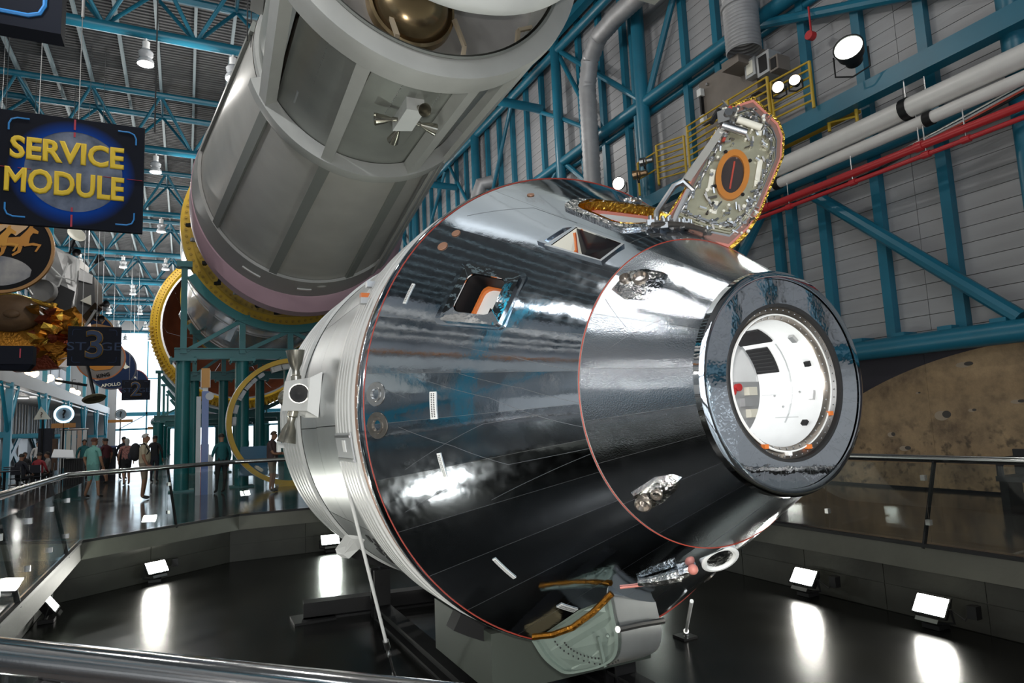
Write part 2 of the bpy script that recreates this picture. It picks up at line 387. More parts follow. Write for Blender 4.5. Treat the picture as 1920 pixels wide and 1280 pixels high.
for k in range(9):
    for a_, b_ in ((Y0, -13.4), (-11.9, -10.4), (-9.3, -7.92), (-7.9, -2.0)): obj('siding_plank', MB().bx(12.93, 13.0, a_, b_, .3 * k, .3 * k + .29), mat('pale siding', (.55, .56, .58), .45), wr, smooth=False)
for n_, (a_, b_) in enumerate(((-13.4, -11.9), (-10.4, -9.3))):       # unseen door openings added for bright patches in the mirror ring's reflection
    dr = struct('door_%d' % (n_ + 1), MB().bx(12.94, 13.02, a_, a_ + .1, 0, 2.72).bx(12.94, 13.02, b_ - .1, b_, 0, 2.72).bx(12.94, 13.02, a_, b_, 2.6, 2.72), TEAL, smooth=False)
    obj('door_pane', MB().bx(12.97, 12.985, a_ + .1, b_ - .1, 0, 2.6), GLASS, dr, smooth=False)

# ---- far end: open glazed bay with its steel grid; header wall above
wf = thing('wall_far', (0, 92.5, 0), None, None, kind='structure')
obj('header_panel', MB().bx(X0, X1, 92.4, 92.7, 14.6, 16.5), ZINC, wf, smooth=False)
obj('header_panel', MB().bx(X0, -7.4, 92.4, 92.7, 0, 14.6), ZINC, wf, smooth=False)
for z, h in ((9.0, .14), (4.7, .45), (2.9, .22)): obj('mullion', MB().bx(-7.4, X1, 92.3, 92.5, z - h / 2, z + h / 2), BLUE, wf, smooth=False)
for x in (-4.2, 0, 4, 8, 12): obj('mullion', MB().bx(x - .08, x + .08, 92.3, 92.5, 0, 14.6), BLUE, wf, smooth=False)
obj('brace', MB().tube((-7.0, 92.2, 3.0), (-4.2, 92.2, 4.6), .05, 8), BLUE, wf)

# ---- left wall: mezzanine gallery with its colonnade, and bare siding nearer the camera
wl = thing('wall_left', (-12, 40, 0), None, None, kind='structure')
lp = obj('siding_plank', MB().bx(-14.0, -13.93, Y0, Y1, .0, .74), mat('left siding', (.40, .43, .47), .5, var=.12), wl, smooth=False)
for r_ in range(1, 22): piece('siding_plank', lp, wl, (0, 0, .75 * r_))
ls = obj('stud', MB().bx(-13.92, -13.74, -14.1, -13.9, 0, 16.4), TEAL, wl, smooth=False)
for k in range(1, 36): piece('stud', ls, wl, (0, 2.7 * k, 0))
for z in (3.0, 7.0, 11.2): obj('chord', MB().tube((-13.6, -16, z), (-13.6, 92, z), .19, 10), TEAL, wl)
for k in range(12):
    y = -14 + 9.35 * k
    obj('column', MB().bx(-13.72, -13.35, y - .2, y + .2, 0, 16.4), BLUE, wl, smooth=False)
    obj('brace', MB().tube((-13.6, y, 3), (-13.6, y + 4.6, 7), .1, 8), TEAL, wl); obj('brace', MB().tube((-13.6, y + 9.3, 3), (-13.6, y + 4.7, 7), .1, 8), TEAL, wl)
GY = [23.15 + 9.35 * k for k in range(-4, 8)]
gal = thing('wall_gallery', (-9.5, 60, 0), None, None, kind='structure')
obj('gallery_fascia', MB().bx(-8.15, -8.0, -16, 92, 4.75, 5.5), mat('gallery fascia', (.45, .47, .48), .45), gal, smooth=False)
obj('gallery_floor', MB().bx(-12, -8.15, -16, 92, 5.2, 5.35), ZINC, gal, smooth=False)
jo = obj('gallery_joist', MB().bx(-12, -8.15, 20.2, 20.32, 4.9, 5.2), ZINC, gal, smooth=False)
for k in range(1, 50): piece('gallery_joist', jo, gal, (0, 1.42 * k, 0))
obj('gallery_pipe', MB().tube((-8.1, -16, 4.55), (-8.1, 92, 4.55), .07, 8), PIPEW, gal)
bw = mat('back room wall', (.24, .27, .30), .6, var=.45, vscale=.5)
obj('back_wall', MB().bx(-12.1, -12, -16, 92, 0, 5.2), bw, gal, smooth=False)
obj('back_wall', MB().bx(-12.1, -12, -16, 92, 5.35, 9.5), mat('upper room wall', (.30, .32, .35), .5, var=.35, vscale=.35), gal, smooth=False)
for y in GY:
    obj('column', MB().bx(-8.22, -7.92, y - .15, y + .15, 0, 4.8), BLUE, gal, smooth=False); obj('column', MB().bx(-8.2, -7.95, y - .12, y + .12, 5.5, 16.3), BLUE, gal, smooth=False)
    obj('brace', MB().tube((-8.07, y, 2.2), (-8.07, y + 1.9, 4.7), .085, 8), BLUE, gal); obj('brace', MB().tube((-8.07, y, 2.2), (-8.07, y - 1.9, 4.7), .085, 8), BLUE, gal)
    obj('rail_beam', MB().beam((-11.9, y, 2.2), (-8.1, y, 2.2), .15, .2), BLUE, gal, smooth=False)
    obj('lattice_brace', MB().beam((-11.8, y + .5, 2.3), (-11.8, y + 4.6, .1), .5, .1, (1, 0, 0)), BLUE, gal, smooth=False); obj('lattice_brace', MB().beam((-11.75, y + .5, .1), (-11.75, y + 4.6, 2.3), .5, .1, (1, 0, 0)), BLUE, gal, smooth=False)
    for k in range(8):
        obj('wall_stud', MB().bx(-11.98, -11.9, y + .6 + k * 1.08, y + .72 + k * 1.08, 2.4, 4.9), PIPEW, gal, smooth=False)
for y in GY:      # pale door panels at the back of the arcade
    obj('door_light', MB().bx(-11.99, -11.93, y + 5.2, y + 8.6, .1, 2.1), mat('pale door', (.7, .72, .75), .4), gal, smooth=False)

# ---- rear end wall behind the viewer, with an open bay added for ambient light
we = thing('wall_rear', (0, -16, 0), None, None, kind='structure')
for nm, a in (('lower_panel', (X0, X1, 0, .4)), ('upper_panel', (X0, X1, 10, 16.5)), ('side_panel', (X0, -7, .4, 10)), ('side_panel', (9, X1, .4, 10))): obj(nm, MB().bx(a[0], a[1], -16.1, -16, a[2], a[3]), SIDING, we, smooth=False)
for x in (-3, 1, 5): obj('mullion', MB().bx(x - .1, x + .1, -16.1, -15.9, .4, 10), TEAL, we, smooth=False)
for z in (3.5, 7): obj('mullion', MB().bx(-7, 9, -16.1, -15.9, z - .1, z + .1), TEAL, we, smooth=False)
for z, r_, m_ in ((12.3, .30, PIPEW), (11.2, .30, PIPEW), (9.9, .22, PIPEW), (8.9, .22, PIPEW), (7.2, .16, mat('rust pipe', (.45, .20, .08), .45))): obj('service_pipe', MB().tube((-11.4, -15.9, z), (-11.4, 30, z), r_, 14), m_, wl)  # unseen pipes added for the pale and orange bands reflected in the capsule

# ================================================================== THE MIRRORED SPACE CAPSULE (axis along -Y)
CX, CY, CZ, KC, RB = 3.10, 4.836, 1.77, .6494, 1.955
SA, CA = .5446, .8387
def sf(s, th, dr=0.0):
    t = R(th); r = RB - KC * s + dr * CA
    return Vector((CX + r * math.cos(t), CY - s - dr * SA, CZ + r * math.sin(t)))
def cy(s, th, r=RB): t = R(th); return Vector((CX + r * math.cos(t), CY - s, CZ + r * math.sin(t)))
cap = thing('space_capsule', (CX, CY + 1, -.2), 'mirror-finished conical space capsule lying on its side above the black pit', 'spacecraft')
WIN = (.599, .875, 146, 157.5); RWIN = (.96, 1.32, 119, 130); HAT = (.62, 1.20, 70, 110)
HOLES = [WIN, (.599, .875, 22.5, 34), RWIN, (.96, 1.32, 50, 61), HAT]
def lin(a, b, step):
    n = max(1, int(math.ceil((b - a) / step))); return [a + (b - a) * i / n for i in range(n + 1)]
def cuts(a, b, extra, step):
    e = sorted({a, b} | {x for x in extra if a < x < b}); out = []
    for p, q in zip(e, e[1:]): out += lin(p, q, step)[:-1]
    return out + [b]
def patch(s0, s1, t0, t1, dr, mb=None, holes=HOLES, sst=.12, tst=2.5):
    mb = mb or MB()
    hs = [h for h in holes if h[2] < t1 and h[3] > t0 and h[0] < s1 and h[1] > s0]
    ss = cuts(s0, s1, [x for h in hs for x in h[:2]], sst); ts = cuts(t0, t1, [x for h in hs for x in h[2:]], tst)
    n = len(ts); vs = [sf(s, t, dr) for s in ss for t in ts]; fs = []
    for i in range(len(ss) - 1):
        for j in range(n - 1):
            sm, tm = (ss[i] + ss[i + 1]) / 2, (ts[j] + ts[j + 1]) / 2
            if any(h[0] < sm < h[1] and h[2] < tm < h[3] for h in hs): continue
            fs.append((i * n + j, i * n + j + 1, (i + 1) * n + j + 1, (i + 1) * n + j))
    return mb.add(vs, fs)
obj('inner_shell', patch(0, 2.05, 0, 360, -.006), LINE, cap)
TB = [0, 12, 35.5, 48, 64.3, 115.7, 133, 160, 173, 184, 196, 208, 220, 232, 246, 258, 270, 285, 300, 330, 360]
for t0_, t1_ in zip(TB, TB[1:]):
    g0 = .028
    if t0_ == 64.3: segs = [(.02, 1.33)]
    else: segs = [(.02, 1.452)]
    for s0, s1 in segs: obj('skin_panel', patch(s0, s1, t0_ + g0, t1_ - g0, 0), MYLAR, cap)
obj('skin_panel', patch(1.334, 1.452, 64.3, 115.7, 0), MYLAR, cap)
TF = [0, 45, 64.3, 115.7, 134, 152, 172, 190, 205, 222, 240, 262, 290, 325, 360]
for t0_, t1_ in zip(TF, TF[1:]): obj('nose_panel', patch(1.466, 2.06, t0_ + .035, t1_ - .035, .002), MYLAR2, cap)
m = MB(); n = 120
def ringpath(mb, s, dr, r, nn=120): return mb.path([sf(s, 360 * i / nn, dr) for i in range(nn + 1)], r, 6, cap=False)
obj('red_seam', ringpath(MB(), 1.459, .002, .0035), REDL, cap); obj('red_seam', ringpath(MB(), .02, .003, .003), REDL, cap)
# shoulder, copper rivet strip, ribbed bands, silver band, closed back
def yl(prof, nn=160, **k): return MB().lathe([(-s, r) for s, r in prof], (CX, CY, CZ), (0, 1, 0), nn, ref=(1, 0, 0), **k)
obj('shoulder_ring', yl([(.03, 1.936), (.0, 1.955), (-.03, 1.965), (-.09, 1.965), (-.13, 1.955)]), MYLAR, cap)
cs = obj('copper_strip', yl([(-.13, 1.950), (-.24, 1.950)]), COPPER, cap)
m = MB()
for i in range(150):
    p = cy(-.155, 360 * i / 150, 1.951); m.ball(p, .006, 5, 3)
rv = obj('rivets', m, WHITEP, cs); rv['kind'] = 'stuff'
pr = [(-.24, 1.945), (-.26, 1.968), (-.33, 1.968)]
for k in range(5): a = -.34 - .105 * k; pr += [(a, 1.958), (a - .012, 1.978), (a - .075, 1.978), (a - .09, 1.958)]
pr += [(-.872, 1.955), (-.875, 1.97), (-.89, 1.97), (-.90, 1.952)]
obj('ribbed_band', yl(pr), RIBW, cap, ang=20)
PLT = [(0, 95), (95.2, 150), (150.2, 183.5), (183.7, 212), (212.2, 268), (268.2, 360)]
for a0, a1 in PLT:
    obj('band_panel', MB().lathe([(.90, 1.950), (1.9, 1.950)], (CX, CY, CZ), (0, 1, 0), max(6, int((a1 - a0) / 3)), a0, a1, ref=(1, 0, 0)), SMSIL, cap)
    obj('band_panel', MB().lathe([(1.906, 1.950), (2.86, 1.950)], (CX, CY, CZ), (0, 1, 0), max(6, int((a1 - a0) / 3)), a0 + .2, a1 + .2, ref=(1, 0, 0)), SMSIL, cap)
pr = [(-2.86, 1.955)]
for k in range(5): a = -2.9 - .24 * k; pr += [(a, 1.955), (a - .03, 1.985), (a - .17, 1.985), (a - .20, 1.955)]
pr += [(-4.14, 1.955), (-4.16, 1.99), (-4.335, 1.99), (-4.335, 1.80), (-4.30, .01)]
obj('ribbed_band', yl(pr), RIBW, cap, ang=20)
# ---- mirror ring at the apex
obj('ring_lip', yl([(2.03, .63), (2.05, .655), (2.088, .648), (2.099, .625), (2.099, .60)]), MIRROR, cap)
for i in range(28):
    a0, a1 = 360 * i / 28 + .05, 360 * (i + 1) / 28 - .05
    obj('ring_panel', MB().lathe([(-2.092, .600), (-2.093, .455)], (CX, CY, CZ), (0, 1, 0), 5, a0, a1, ref=(1, 0, 0)), MIRROR, cap)
obj('ring_backing', yl([(2.089, .60), (2.089, .45)]), LINE, cap)
obj('hatch_seal', yl([(2.08, .457), (2.100, .455), (2.100, .438), (2.06, .436)]), BLACKR, cap)
dr_ = obj('docking_ring', yl([(2.07, .436), (2.055, .415), (2.05, .40), (2.062, .398), (2.064, .388), (2.05, .386), (2.03, .37)]), BRONZE, cap)
obj('white_seal', yl([(2.058, .402), (2.068, .398), (2.068, .391), (2.055, .388)]), WHITEP, dr_)
for q in (0, 1):
    m = MB(); nn = (56, 44)[q]; rr = (.424, .378)[q]; ss_ = (2.066, 2.045)[q]
    for i in range(nn): m.ball(cy(ss_, 360 * i / nn, rr), .0045, 5, 3)
    b_ = obj('bolt_heads', m, STEEL, dr_); b_['kind'] = 'stuff'
for a in (-118, -92, -68, -28):
    obj('orange_latch', MB().box(cy(2.065, a, .405), (.03, .03, .025)), ORANGE if a != -92 else WHITEP, dr_, smooth=False)
# ---- tunnel and lit cabin behind it
TUNW = mat('tunnel white', (.80, .82, .83), .45, var=.03, vscale=8)
tn = obj('tunnel', yl([(2.03, .37), (1.53, .37), (1.53, .40), (1.51, .42)]), TUNW, cap)
def tpatch(s0, s1, a0, a1, r, mi, nm, th=.012):
    return obj(nm, MB().lathe([(-s0, r), (-s1, r), (-s1, r - th), (-s0, r - th)], (CX, CY, CZ), (0, 1, 0), 8, a0, a1, ref=(1, 0, 0), close=True), mi, tn, smooth=False)
tpatch(1.80, 1.53, 50, 72, .368, BLACK, 'black_panel'); tpatch(1.72, 1.54, 14, 43, .368, BLACK, 'black_panel')
for k in range(6): tpatch(1.715, 1.545, 16.5 + 4.4 * k, 17.3 + 4.4 * k, .357, DARKIN, 'panel_rib', .004)
for a, b in ((49, 8), (19, 5), (-12, 9), (-42, 5)): tpatch(1.975, 1.94, a - b / 2, a + b / 2, .368, STEEL if b > 6 else BLACK, 'handle', .02)
tpatch(1.95, 1.55, -9, -8.4, .3695, LINE, 'seam', .002); tpatch(1.80, 1.79, -40, 45, .3695, LINE, 'seam', .002); tpatch(1.88, 1.70, -34, -33.4, .3695, LINE, 'seam', .002)
for a, s in ((-8, 1.86), (-10, 1.66), (-22, 1.74)): obj('stud_head', MB().ball(cy(s, a, .366), .008, 8, 5), STEEL, tn)
cab = obj('cabin_wall', MB().lathe([(-1.15, .02), (-1.15, .75), (-1.50, .9), (-1.52, .40)], (CX, CY, CZ), (0, 1, 0), 40, ref=(1, 0, 0)), TUNW, cap)
pnl = MB().bx(CX + .36, CX + .74, CY - 1.19, CY - 1.16, CZ - .32, CZ + .06)
pn = obj('instrument_panel', pnl, ZINC, cap, smooth=False)
for zx, zz in ((.44, -.01), (.44, -.13), (.5, .02)): obj('red_cap', MB().tube((CX + zx, CY - 1.19, CZ + zz), (CX + zx, CY - 1.22, CZ + zz), .028, 14), mat('red cap', (.5, .03, .03), .4), pn)
for i in range(4): obj('panel_box', MB().bx(CX + .52 + .05 * (i % 2), CX + .60 + .05 * (i % 2), CY - 1.24, CY - 1.18, CZ - .28 + .08 * i, CZ - .22 + .08 * i), CREAM if i % 2 else ZINC, pn, smooth=False)
def lamp(name, kind, loc, watts, col=(1, 1, 1), size=.1, parent=None, rot=None, spot=None):
    l = bpy.data.lights.new(name, kind); l.energy = watts; l.color = col
    if kind in ('POINT', 'SPOT'): l.shadow_soft_size = size
    if kind == 'AREA': l.size = size
    if kind == 'SPOT' and spot: l.spot_size = R(spot); l.spot_blend = .6
    o = bpy.data.objects.new(name, l); COL.objects.link(o); o.location = Vector(loc) - (W[parent.name] if parent is not None else Vector())
    if parent is not None: o.parent = parent
    if rot: o.rotation_euler = rot
    return o
lamp('cabin_lamp', 'POINT', (CX - .15, CY - 1.42, CZ + .12), 3.2, (1, .98, .95), .06, cap)
# ---- strips and frames that follow the cone
def loopstrip(outer, inner, d0, d1, close=True):
    # raised frame: outer & inner lists of (s, th), from height d0 to d1
    n = len(outer); mb = MB(); L = [[sf(s, t, d) for s, t in q] for q, d in ((outer, d0), (outer, d1), (inner, d1), (inner, d0))]
    vs = sum(L, []); fs = []
    for k in range(3):
        for i in range(n):
            j = (i + 1) % n; fs.append((k * n + i, k * n + j, (k + 1) * n + j, (k + 1) * n + i))
    return mb.add(vs, fs)
def rrect(s0, s1, t0, t1, rs=.03, rt_=1.2, n=4):
    out = []
    for (cs_, ct, a) in ((s1 - rs, t1 - rt_, 0), (s0 + rs, t1 - rt_, 90), (s0 + rs, t0 + rt_, 180), (s1 - rs, t0 + rt_, 270)):
        for i in range(n + 1):
            q = R(a + 90 * i / n); out.append((cs_ + rs * math.cos(q), ct + rt_ * math.sin(q)))
    return out
def window(s0, s1, t0, t1):
    fr = loopstrip(rrect(s0 - .07, s1 + .07, t0 - 2.6, t1 + 2.6, .03, 1.2), rrect(s0, s1, t0, t1, .05, 2.0), 0, .035)
    w_ = obj('window_frame', fr, MIRROR, cap, ang=50)
    b = loopstrip(rrect(s0 - .12, s1 + .10, t0 - 4, t1 + 3.4, .05, 2), rrect(s0 - .05, s1 + .05, t0 - 2, t1 + 2, .03, 1.2), -.002, .012); obj('frame_skirt', b, MYLAR, w_, ang=50)
    obj('recess', loopstrip(rrect(s0 - .003, s1 + .003, t0 - .1, t1 + .1, .05, 2.0), rrect(s0 + .004, s1 - .004, t0 + .1, t1 - .1, .05, 2.0), .02, -.16), BLACK, w_, ang=50)
    obj('gasket', loopstrip(rrect(s0 + .05, s1 + .10, t0 - .3, t1 + .3, .06, 2.4), rrect(s0 + .068, s1 + .09, t0 + .4, t1 - .4, .06, 2.4), -.13, -.10), ORANGE, w_, ang=50)
    q = rrect(s0 + .06, s1 + .12, t0 - 1, t1 + 1, .05, 2); mb = MB().prism([sf(s, t, -.125) for s, t in q], sf(s0, t0, -.135) - sf(s0, t0, -.125)); p_ = obj('inner_panel', mb, WHITEP, w_, smooth=False)
    mb = MB().prism([sf(s, t, -.118) for s, t in ((s0 + .21, t0 + .3), (s1 + .07, t0 + .3), (s1 + .07, t1 - 2), (s0 + .24, t1 - 2.5))], sf(s0, t0, -.11) - sf(s0, t0, -.118)); obj('tan_panel', mb, CREAM, w_, smooth=False)
    obj('dark_bracket', MB().prism([sf(s, t, -.105) for s, t in ((s0 + .17, t1 - 4.5), (s0 + .25, t1 - 2.4), (s0 + .22, t1 - .8), (s0 + .17, t1 - 1.4))], sf(s0, t0, -.095) - sf(s0, t0, -.105)), BLACK, w_, smooth=False)
window(*WIN); window(.599, .875, 22.5, 34)
def recess_window(s0, s1, t0, t1):      # forward-looking window sunk in a dark wedge
    inside = [(s0, t0), (s1, t0), (s1, t1), (s0, t1)]
    o = obj('wedge_window', loopstrip([(s0 - .02, t0 - .5), (s1 + .015, t0 - .5), (s1 + .015, t1 + .5), (s0 - .04, t1 + .8)], inside, 0, .02), MIRROR, cap, ang=20)
    A = [sf(s, t, .012) for s, t in inside]; B0, B3 = sf(s0 + .03, t0 + .3, -.20), sf(s0 + .06, t1 - .3, -.20)
    DW = mat('dark wedge', (.02, .02, .024), .18)
    obj('dark_wedge', MB().add([A[1], A[2], B3, B0, A[0], A[3]], [(0, 1, 2, 3), (4, 0, 3), (5, 2, 1)]), DW, o, smooth=False)
    obj('window_pane', MB().add([A[0], B0, B3, A[3]], [(0, 1, 2, 3)]), CREAM, o, smooth=False)
    u = lambda p, q, k: p.lerp(q, k)
    for k, mm_ in ((.30, ORANGE), (.42, REDL)): obj('gasket', MB().path([u(A[0], A[3], .12) .lerp(u(B0, B3, .12), k * .3), u(u(A[0], B0, k + .35), u(A[3], B3, k + .35), .25), u(u(A[0], B0, k + .5), u(A[3], B3, k + .5), .95)], .014, 8), mm_, o)
    obj('bright_cheek', loopstrip([(s0 - .09, t0 + 1.5), (s0, t0 - .2), (s0, t1 + .2), (s0 - .11, t1)], [(s0 - .06, t0 + 2.5), (s0 - .02, t0 + .5), (s0 - .02, t1 - .6), (s0 - .07, t1 - 1)], 0, .02), MYLAR, o, ang=20)
recess_window(*RWIN); recess_window(.96, 1.32, 50, 61)
# ---- side hatch opening with amber foil rim, grey sill, window inside
ho = rrect(HAT[0], HAT[1], HAT[2], HAT[3], .12, 9, 6); hi = rrect(HAT[0] + .05, HAT[1] - .05, HAT[2] + 2.5, HAT[3] - 2.5, .12, 8, 6)
hr = obj('hatch_rim', loopstrip(rrect(.59, 1.23, 68.5, 111.5, .10, 8, 6), rrect(.635, 1.185, 71, 109, .13, 9, 6), 0, .02), FOIL, cap, ang=50)
obj('amber_rim', loopstrip(ho, hi, .012, -.06), GOLDF, hr, ang=60)
obj('salmon_seal', loopstrip(hi, rrect(.69, 1.13, 74, 106, .12, 8, 6), -.06, -.085), SALMON, hr, ang=60)
obj('inner_wall', loopstrip(rrect(.69, 1.13, 74, 106, .12, 8, 6), rrect(.60, 1.22, 69, 111, .12, 8, 6), -.085, -.24), mat('cabin pale', (.55, .57, .58), .45), hr, ang=50)
obj('cabin_floor', patch(.6, 1.22, 69, 111, -.22, holes=[]), mat('cabin grey', (.42, .43, .44), .5, bump=.3, bscale=14), hr)
obj('cabin_rail', MB().path([sf(1.0, 104, -.12), sf(1.0, 96, -.10), sf(.98, 86, -.12)], .03, 8), OLIVE, hr)
obj('pink_tag', MB().box(sf(.93, 102, -.08), (.10, .05, .05), .3), mat('pink tag', (.75, .35, .42), .5), hr, smooth=False)
# ---- foil pockets, ports, printed strips
def pocket(pts, s_c, t_c, hs):
    n = len(pts); mb = MB(); lo = [sf(s, t, .0) for s, t in pts]; hi_ = [sf(s_c + (s - s_c) * .8, t_c + (t - t_c) * .8, .035) for s, t in pts]; c = sf(s_c, t_c, .045)
    mb.add(lo + hi_ + [c], [(i, (i + 1) % n, n + (i + 1) % n, n + i) for i in range(n)] + [(n + i, n + (i + 1) % n, 2 * n) for i in range(n)])
    o = obj('foil_pocket', mb, FOIL, cap, ang=60)
    for s, t, r in hs:
        nrm = (sf(s, t, 1) - sf(s, t, 0)).normalized(); b = sf(s, t, .03)
        obj('socket', MB().lathe([(0, r), (.025, r), (.03, r * .8), (.005, r * .55), (.0, .001)], b, nrm, 16), BRONZE, o)
pocket([(1.50, 141), (1.52, 132), (1.60, 127.5), (1.72, 126), (1.75, 133), (1.71, 142), (1.60, 144)], 1.61, 135, [(1.555, 136.5, .035), (1.63, 134.5, .05)])
pocket([(1.51, 228), (1.54, 219), (1.70, 216.5), (1.79, 218), (1.82, 221), (1.77, 225), (1.66, 228)], 1.64, 222, [(1.575, 223.5, .05), (1.67, 222, .035)])
for s, t, r, k in ((.224, 139.4, .042, 0), (.234, 134.6, .036, 0), (.306, 111.5, .03, 0), (.119, 177.5, .055, 1), (.123, 184.3, .06, 1), (.35, 300, .05, 1)):
    nrm = (sf(s, t, 1) - sf(s, t, 0)).normalized(); b = sf(s, t, .002)
    if k: obj('thruster_port', MB().lathe([(.0, r * 1.6), (.006, r * 1.55), (.006, r), (.014, r * .95), (.014, r * .7), (-.03, r * .4), (-.03, .001)], b, nrm, 24), STEEL if s < .12 else BRONZE, cap)
    else: obj('port_cap', MB().lathe([(.0, r), (.006, r * .95), (.006, r * .7), (.003, .001)], b, nrm, 20), COPPER, cap)
def sticker(s, t0_, t1_, wd, dt=0.0):
    mb = MB(); n = 6; vs = []
    for d in (.003, .006):
        for i in range(n + 1):
            t = t0_ + (t1_ - t0_) * i / n; vs += [sf(s + dt * i / n - wd / 2, t, d), sf(s + dt * i / n + wd / 2, t, d)]
    h = 2 * (n + 1); fs = []
    for i in range(n): fs += [(2 * i, 2 * i + 1, 2 * i + 3, 2 * i + 2), (h + 2 * i, h + 2 * i + 1, h + 2 * i + 3, h + 2 * i + 2), (2 * i, 2 * i + 2, h + 2 * i + 2, h + 2 * i), (2 * i + 1, 2 * i + 3, h + 2 * i + 3, h + 2 * i + 1)]
    mb.add(vs, fs); o = obj('printed_strip', mb, WHITEP, cap, smooth=False)
    mk = MB(); tt = t0_ + .4
    while tt < t1_ - .4:       # rows of tiny unreadable characters
        for e in (-.18, .18):
            ss_ = s + dt * (tt - t0_) / (t1_ - t0_) + e * wd
            mk.add([sf(ss_ - wd * .1, tt, .0075), sf(ss_ + wd * .1, tt, .0075), sf(ss_ + wd * .1, tt + .25, .0075), sf(ss_ - wd * .1, tt + .25, .0075)], [(0, 1, 2, 3)])
        tt += .42
    q = obj('print', mk, BLACK, o, smooth=False); q['kind'] = 'stuff'
for a in ((.197, 151.1, 156.4, .022), (.549, 177.6, 184.2, .045), (.541, 192.4, 198.6, .026), (.538, 222.1, 229.7, .024), (.52, 244.6, 249.9, .05)): sticker(*a)
# thin tape lines
for pts in ([(.16, 128), (.5, 116.5), (.9, 115.9)], [(.273, 172.2), (.936, 180.1), (1.452, 191.8)], [(.282, 185.1), (.651, 191.3), (.967, 198.7), (1.45, 199.3)], [(.529, 165), (1.058, 168.5), (1.45, 173)], [(.094, 175.3), (.346, 178.6)],
            [(.722, 173.2), (1.136, 177.9), (1.45, 183.6)], [(.272, 194.8), (.869, 186.8), (1.219, 186)], [(.774, 206.9), (1.142, 203.9), (1.45, 201.2)], [(.156, 204.1), (.612, 200.5)], [(1.603, 165), (1.833, 150.2)], [(1.497, 145.2), (1.76, 161)]):
    fine = []
    for (s0, t0), (s1, t1) in zip(pts, pts[1:]): fine += [(s0 + (s1 - s0) * i / 8, t0 + (t1 - t0) * i / 8) for i in range(8)]
    obj('tape_line', MB().path([sf(s, t, .0015) for s, t in fine + [pts[-1]]], .0010, 4), TAPE, cap)
# cover plate on the ribbed band, louvre panel below, small brackets
pp = MB().lathe([(.30, 1.984), (.86, 1.984), (.86, 1.972), (.30, 1.972)], (CX, CY, CZ), (0, 1, 0), 6, 185.4, 192, ref=(1, 0, 0), close=True)
cp = obj('cover_plate', pp, ZINC, cap, smooth=False)
for a in (185.9, 191.2): obj('rivet_strip', MB().lathe([(.31, 1.992), (.85, 1.992), (.85, 1.984), (.31, 1.984)], (CX, CY, CZ), (0, 1, 0), 2, a, a + .5, ref=(1, 0, 0), close=True), STEEL, cp, smooth=False)
obj('slot', MB().lathe([(.5, 1.99), (.6, 1.99), (.6, 1.984), (.5, 1.984)], (CX, CY, CZ), (0, 1, 0), 2, 187, 189.7, ref=(1, 0, 0), close=True), WHITEP, cp, smooth=False)
for i in range(3):
    for j in range(4):
        if (i + j) % 2 == 0: obj('louvre', MB().lathe([(1.05 + .13 * i, 1.958), (1.16 + .13 * i, 1.958), (1.16 + .13 * i, 1.948), (1.05 + .13 * i, 1.948)], (CX, CY, CZ), (0, 1, 0), 2, 215 + 2.4 * j, 217.2 + 2.4 * j, ref=(1, 0, 0), close=True), BLACK, cap, smooth=False)
for s_, t_ in ((-.62, 152), (-.70, 148), (-.5, 154)): obj('lug', MB().box(cy(s_, t_, 2.0), (.07, .06, .05), 0), (ORANGE, STEEL, ZINC)[int(-s_ * 10) % 3], cap, smooth=False)
obj('white_fin', MB().prism([Vector((1.42, 6.15, .66)), Vector((1.40, 6.3, .56)), Vector((1.33, 6.4, .47)), Vector((1.28, 6.45, .475)), Vector((1.265, 6.45, .52)), Vector((1.31, 6.2, .68))], (.05, .0, -.04)), RIBW, cap, smooth=False)
obj('edge_bracket', MB().bx(1.10, 1.16, 9.0, 9.12, 1.42, 1.48).bx(1.06, 1.10, 9.0, 9.12, 1.37, 1.53), WHITEP, cap, smooth=False)
# ---- thruster quad on the silver band
def bell(mb, p, d, L, r0, r1, n=20):
    return mb.lathe([(0, r0 * 1.3), (.06 * L / .3, r0 * 1.3), (.07 * L / .3, r0), (.12 * L / .3, r0 * .9), (L * .6, r1 * .72), (L, r1), (L, r1 * .92), (L * .6, r1 * .6), (L * .42, r0 * .6), (L * .40, .001)], p, d, n)
NOZ = mat('nozzle metal', (.40, .38, .32), .25, .9, var=.25, vscale=9)
qb = MB(); o_ = cy(-2.12, 174.5, 1.95); rad = (cy(-2.12, 174.5, 3) - o_).normalized(); tan = Vector((-rad.z, 0, rad.x)); ax = Vector((0, 1, 0))
def q3(a, b, c): return o_ + ax * a + tan * b + rad * c
vs = [q3(*p) for p in ((-.42, -.22, 0), (-.42, .22, 0), (.42, .2, 0), (.42, -.2, 0), (-.36, -.16, .10), (-.36, .16, .10), (.22, .15, .26), (.22, -.15, .26), (.40, .13, .16), (.40, -.13, .16))]
qb.add(vs, [(0, 1, 2, 3), (0, 1, 5, 4), (4, 5, 6, 7), (6, 7, 9, 8), (8, 9, 3, 2), (1, 2, 8, 6, 5), (0, 4, 7, 9, 3)])
q = obj('thruster_quad', qb, WHITEP, cap, smooth=False)
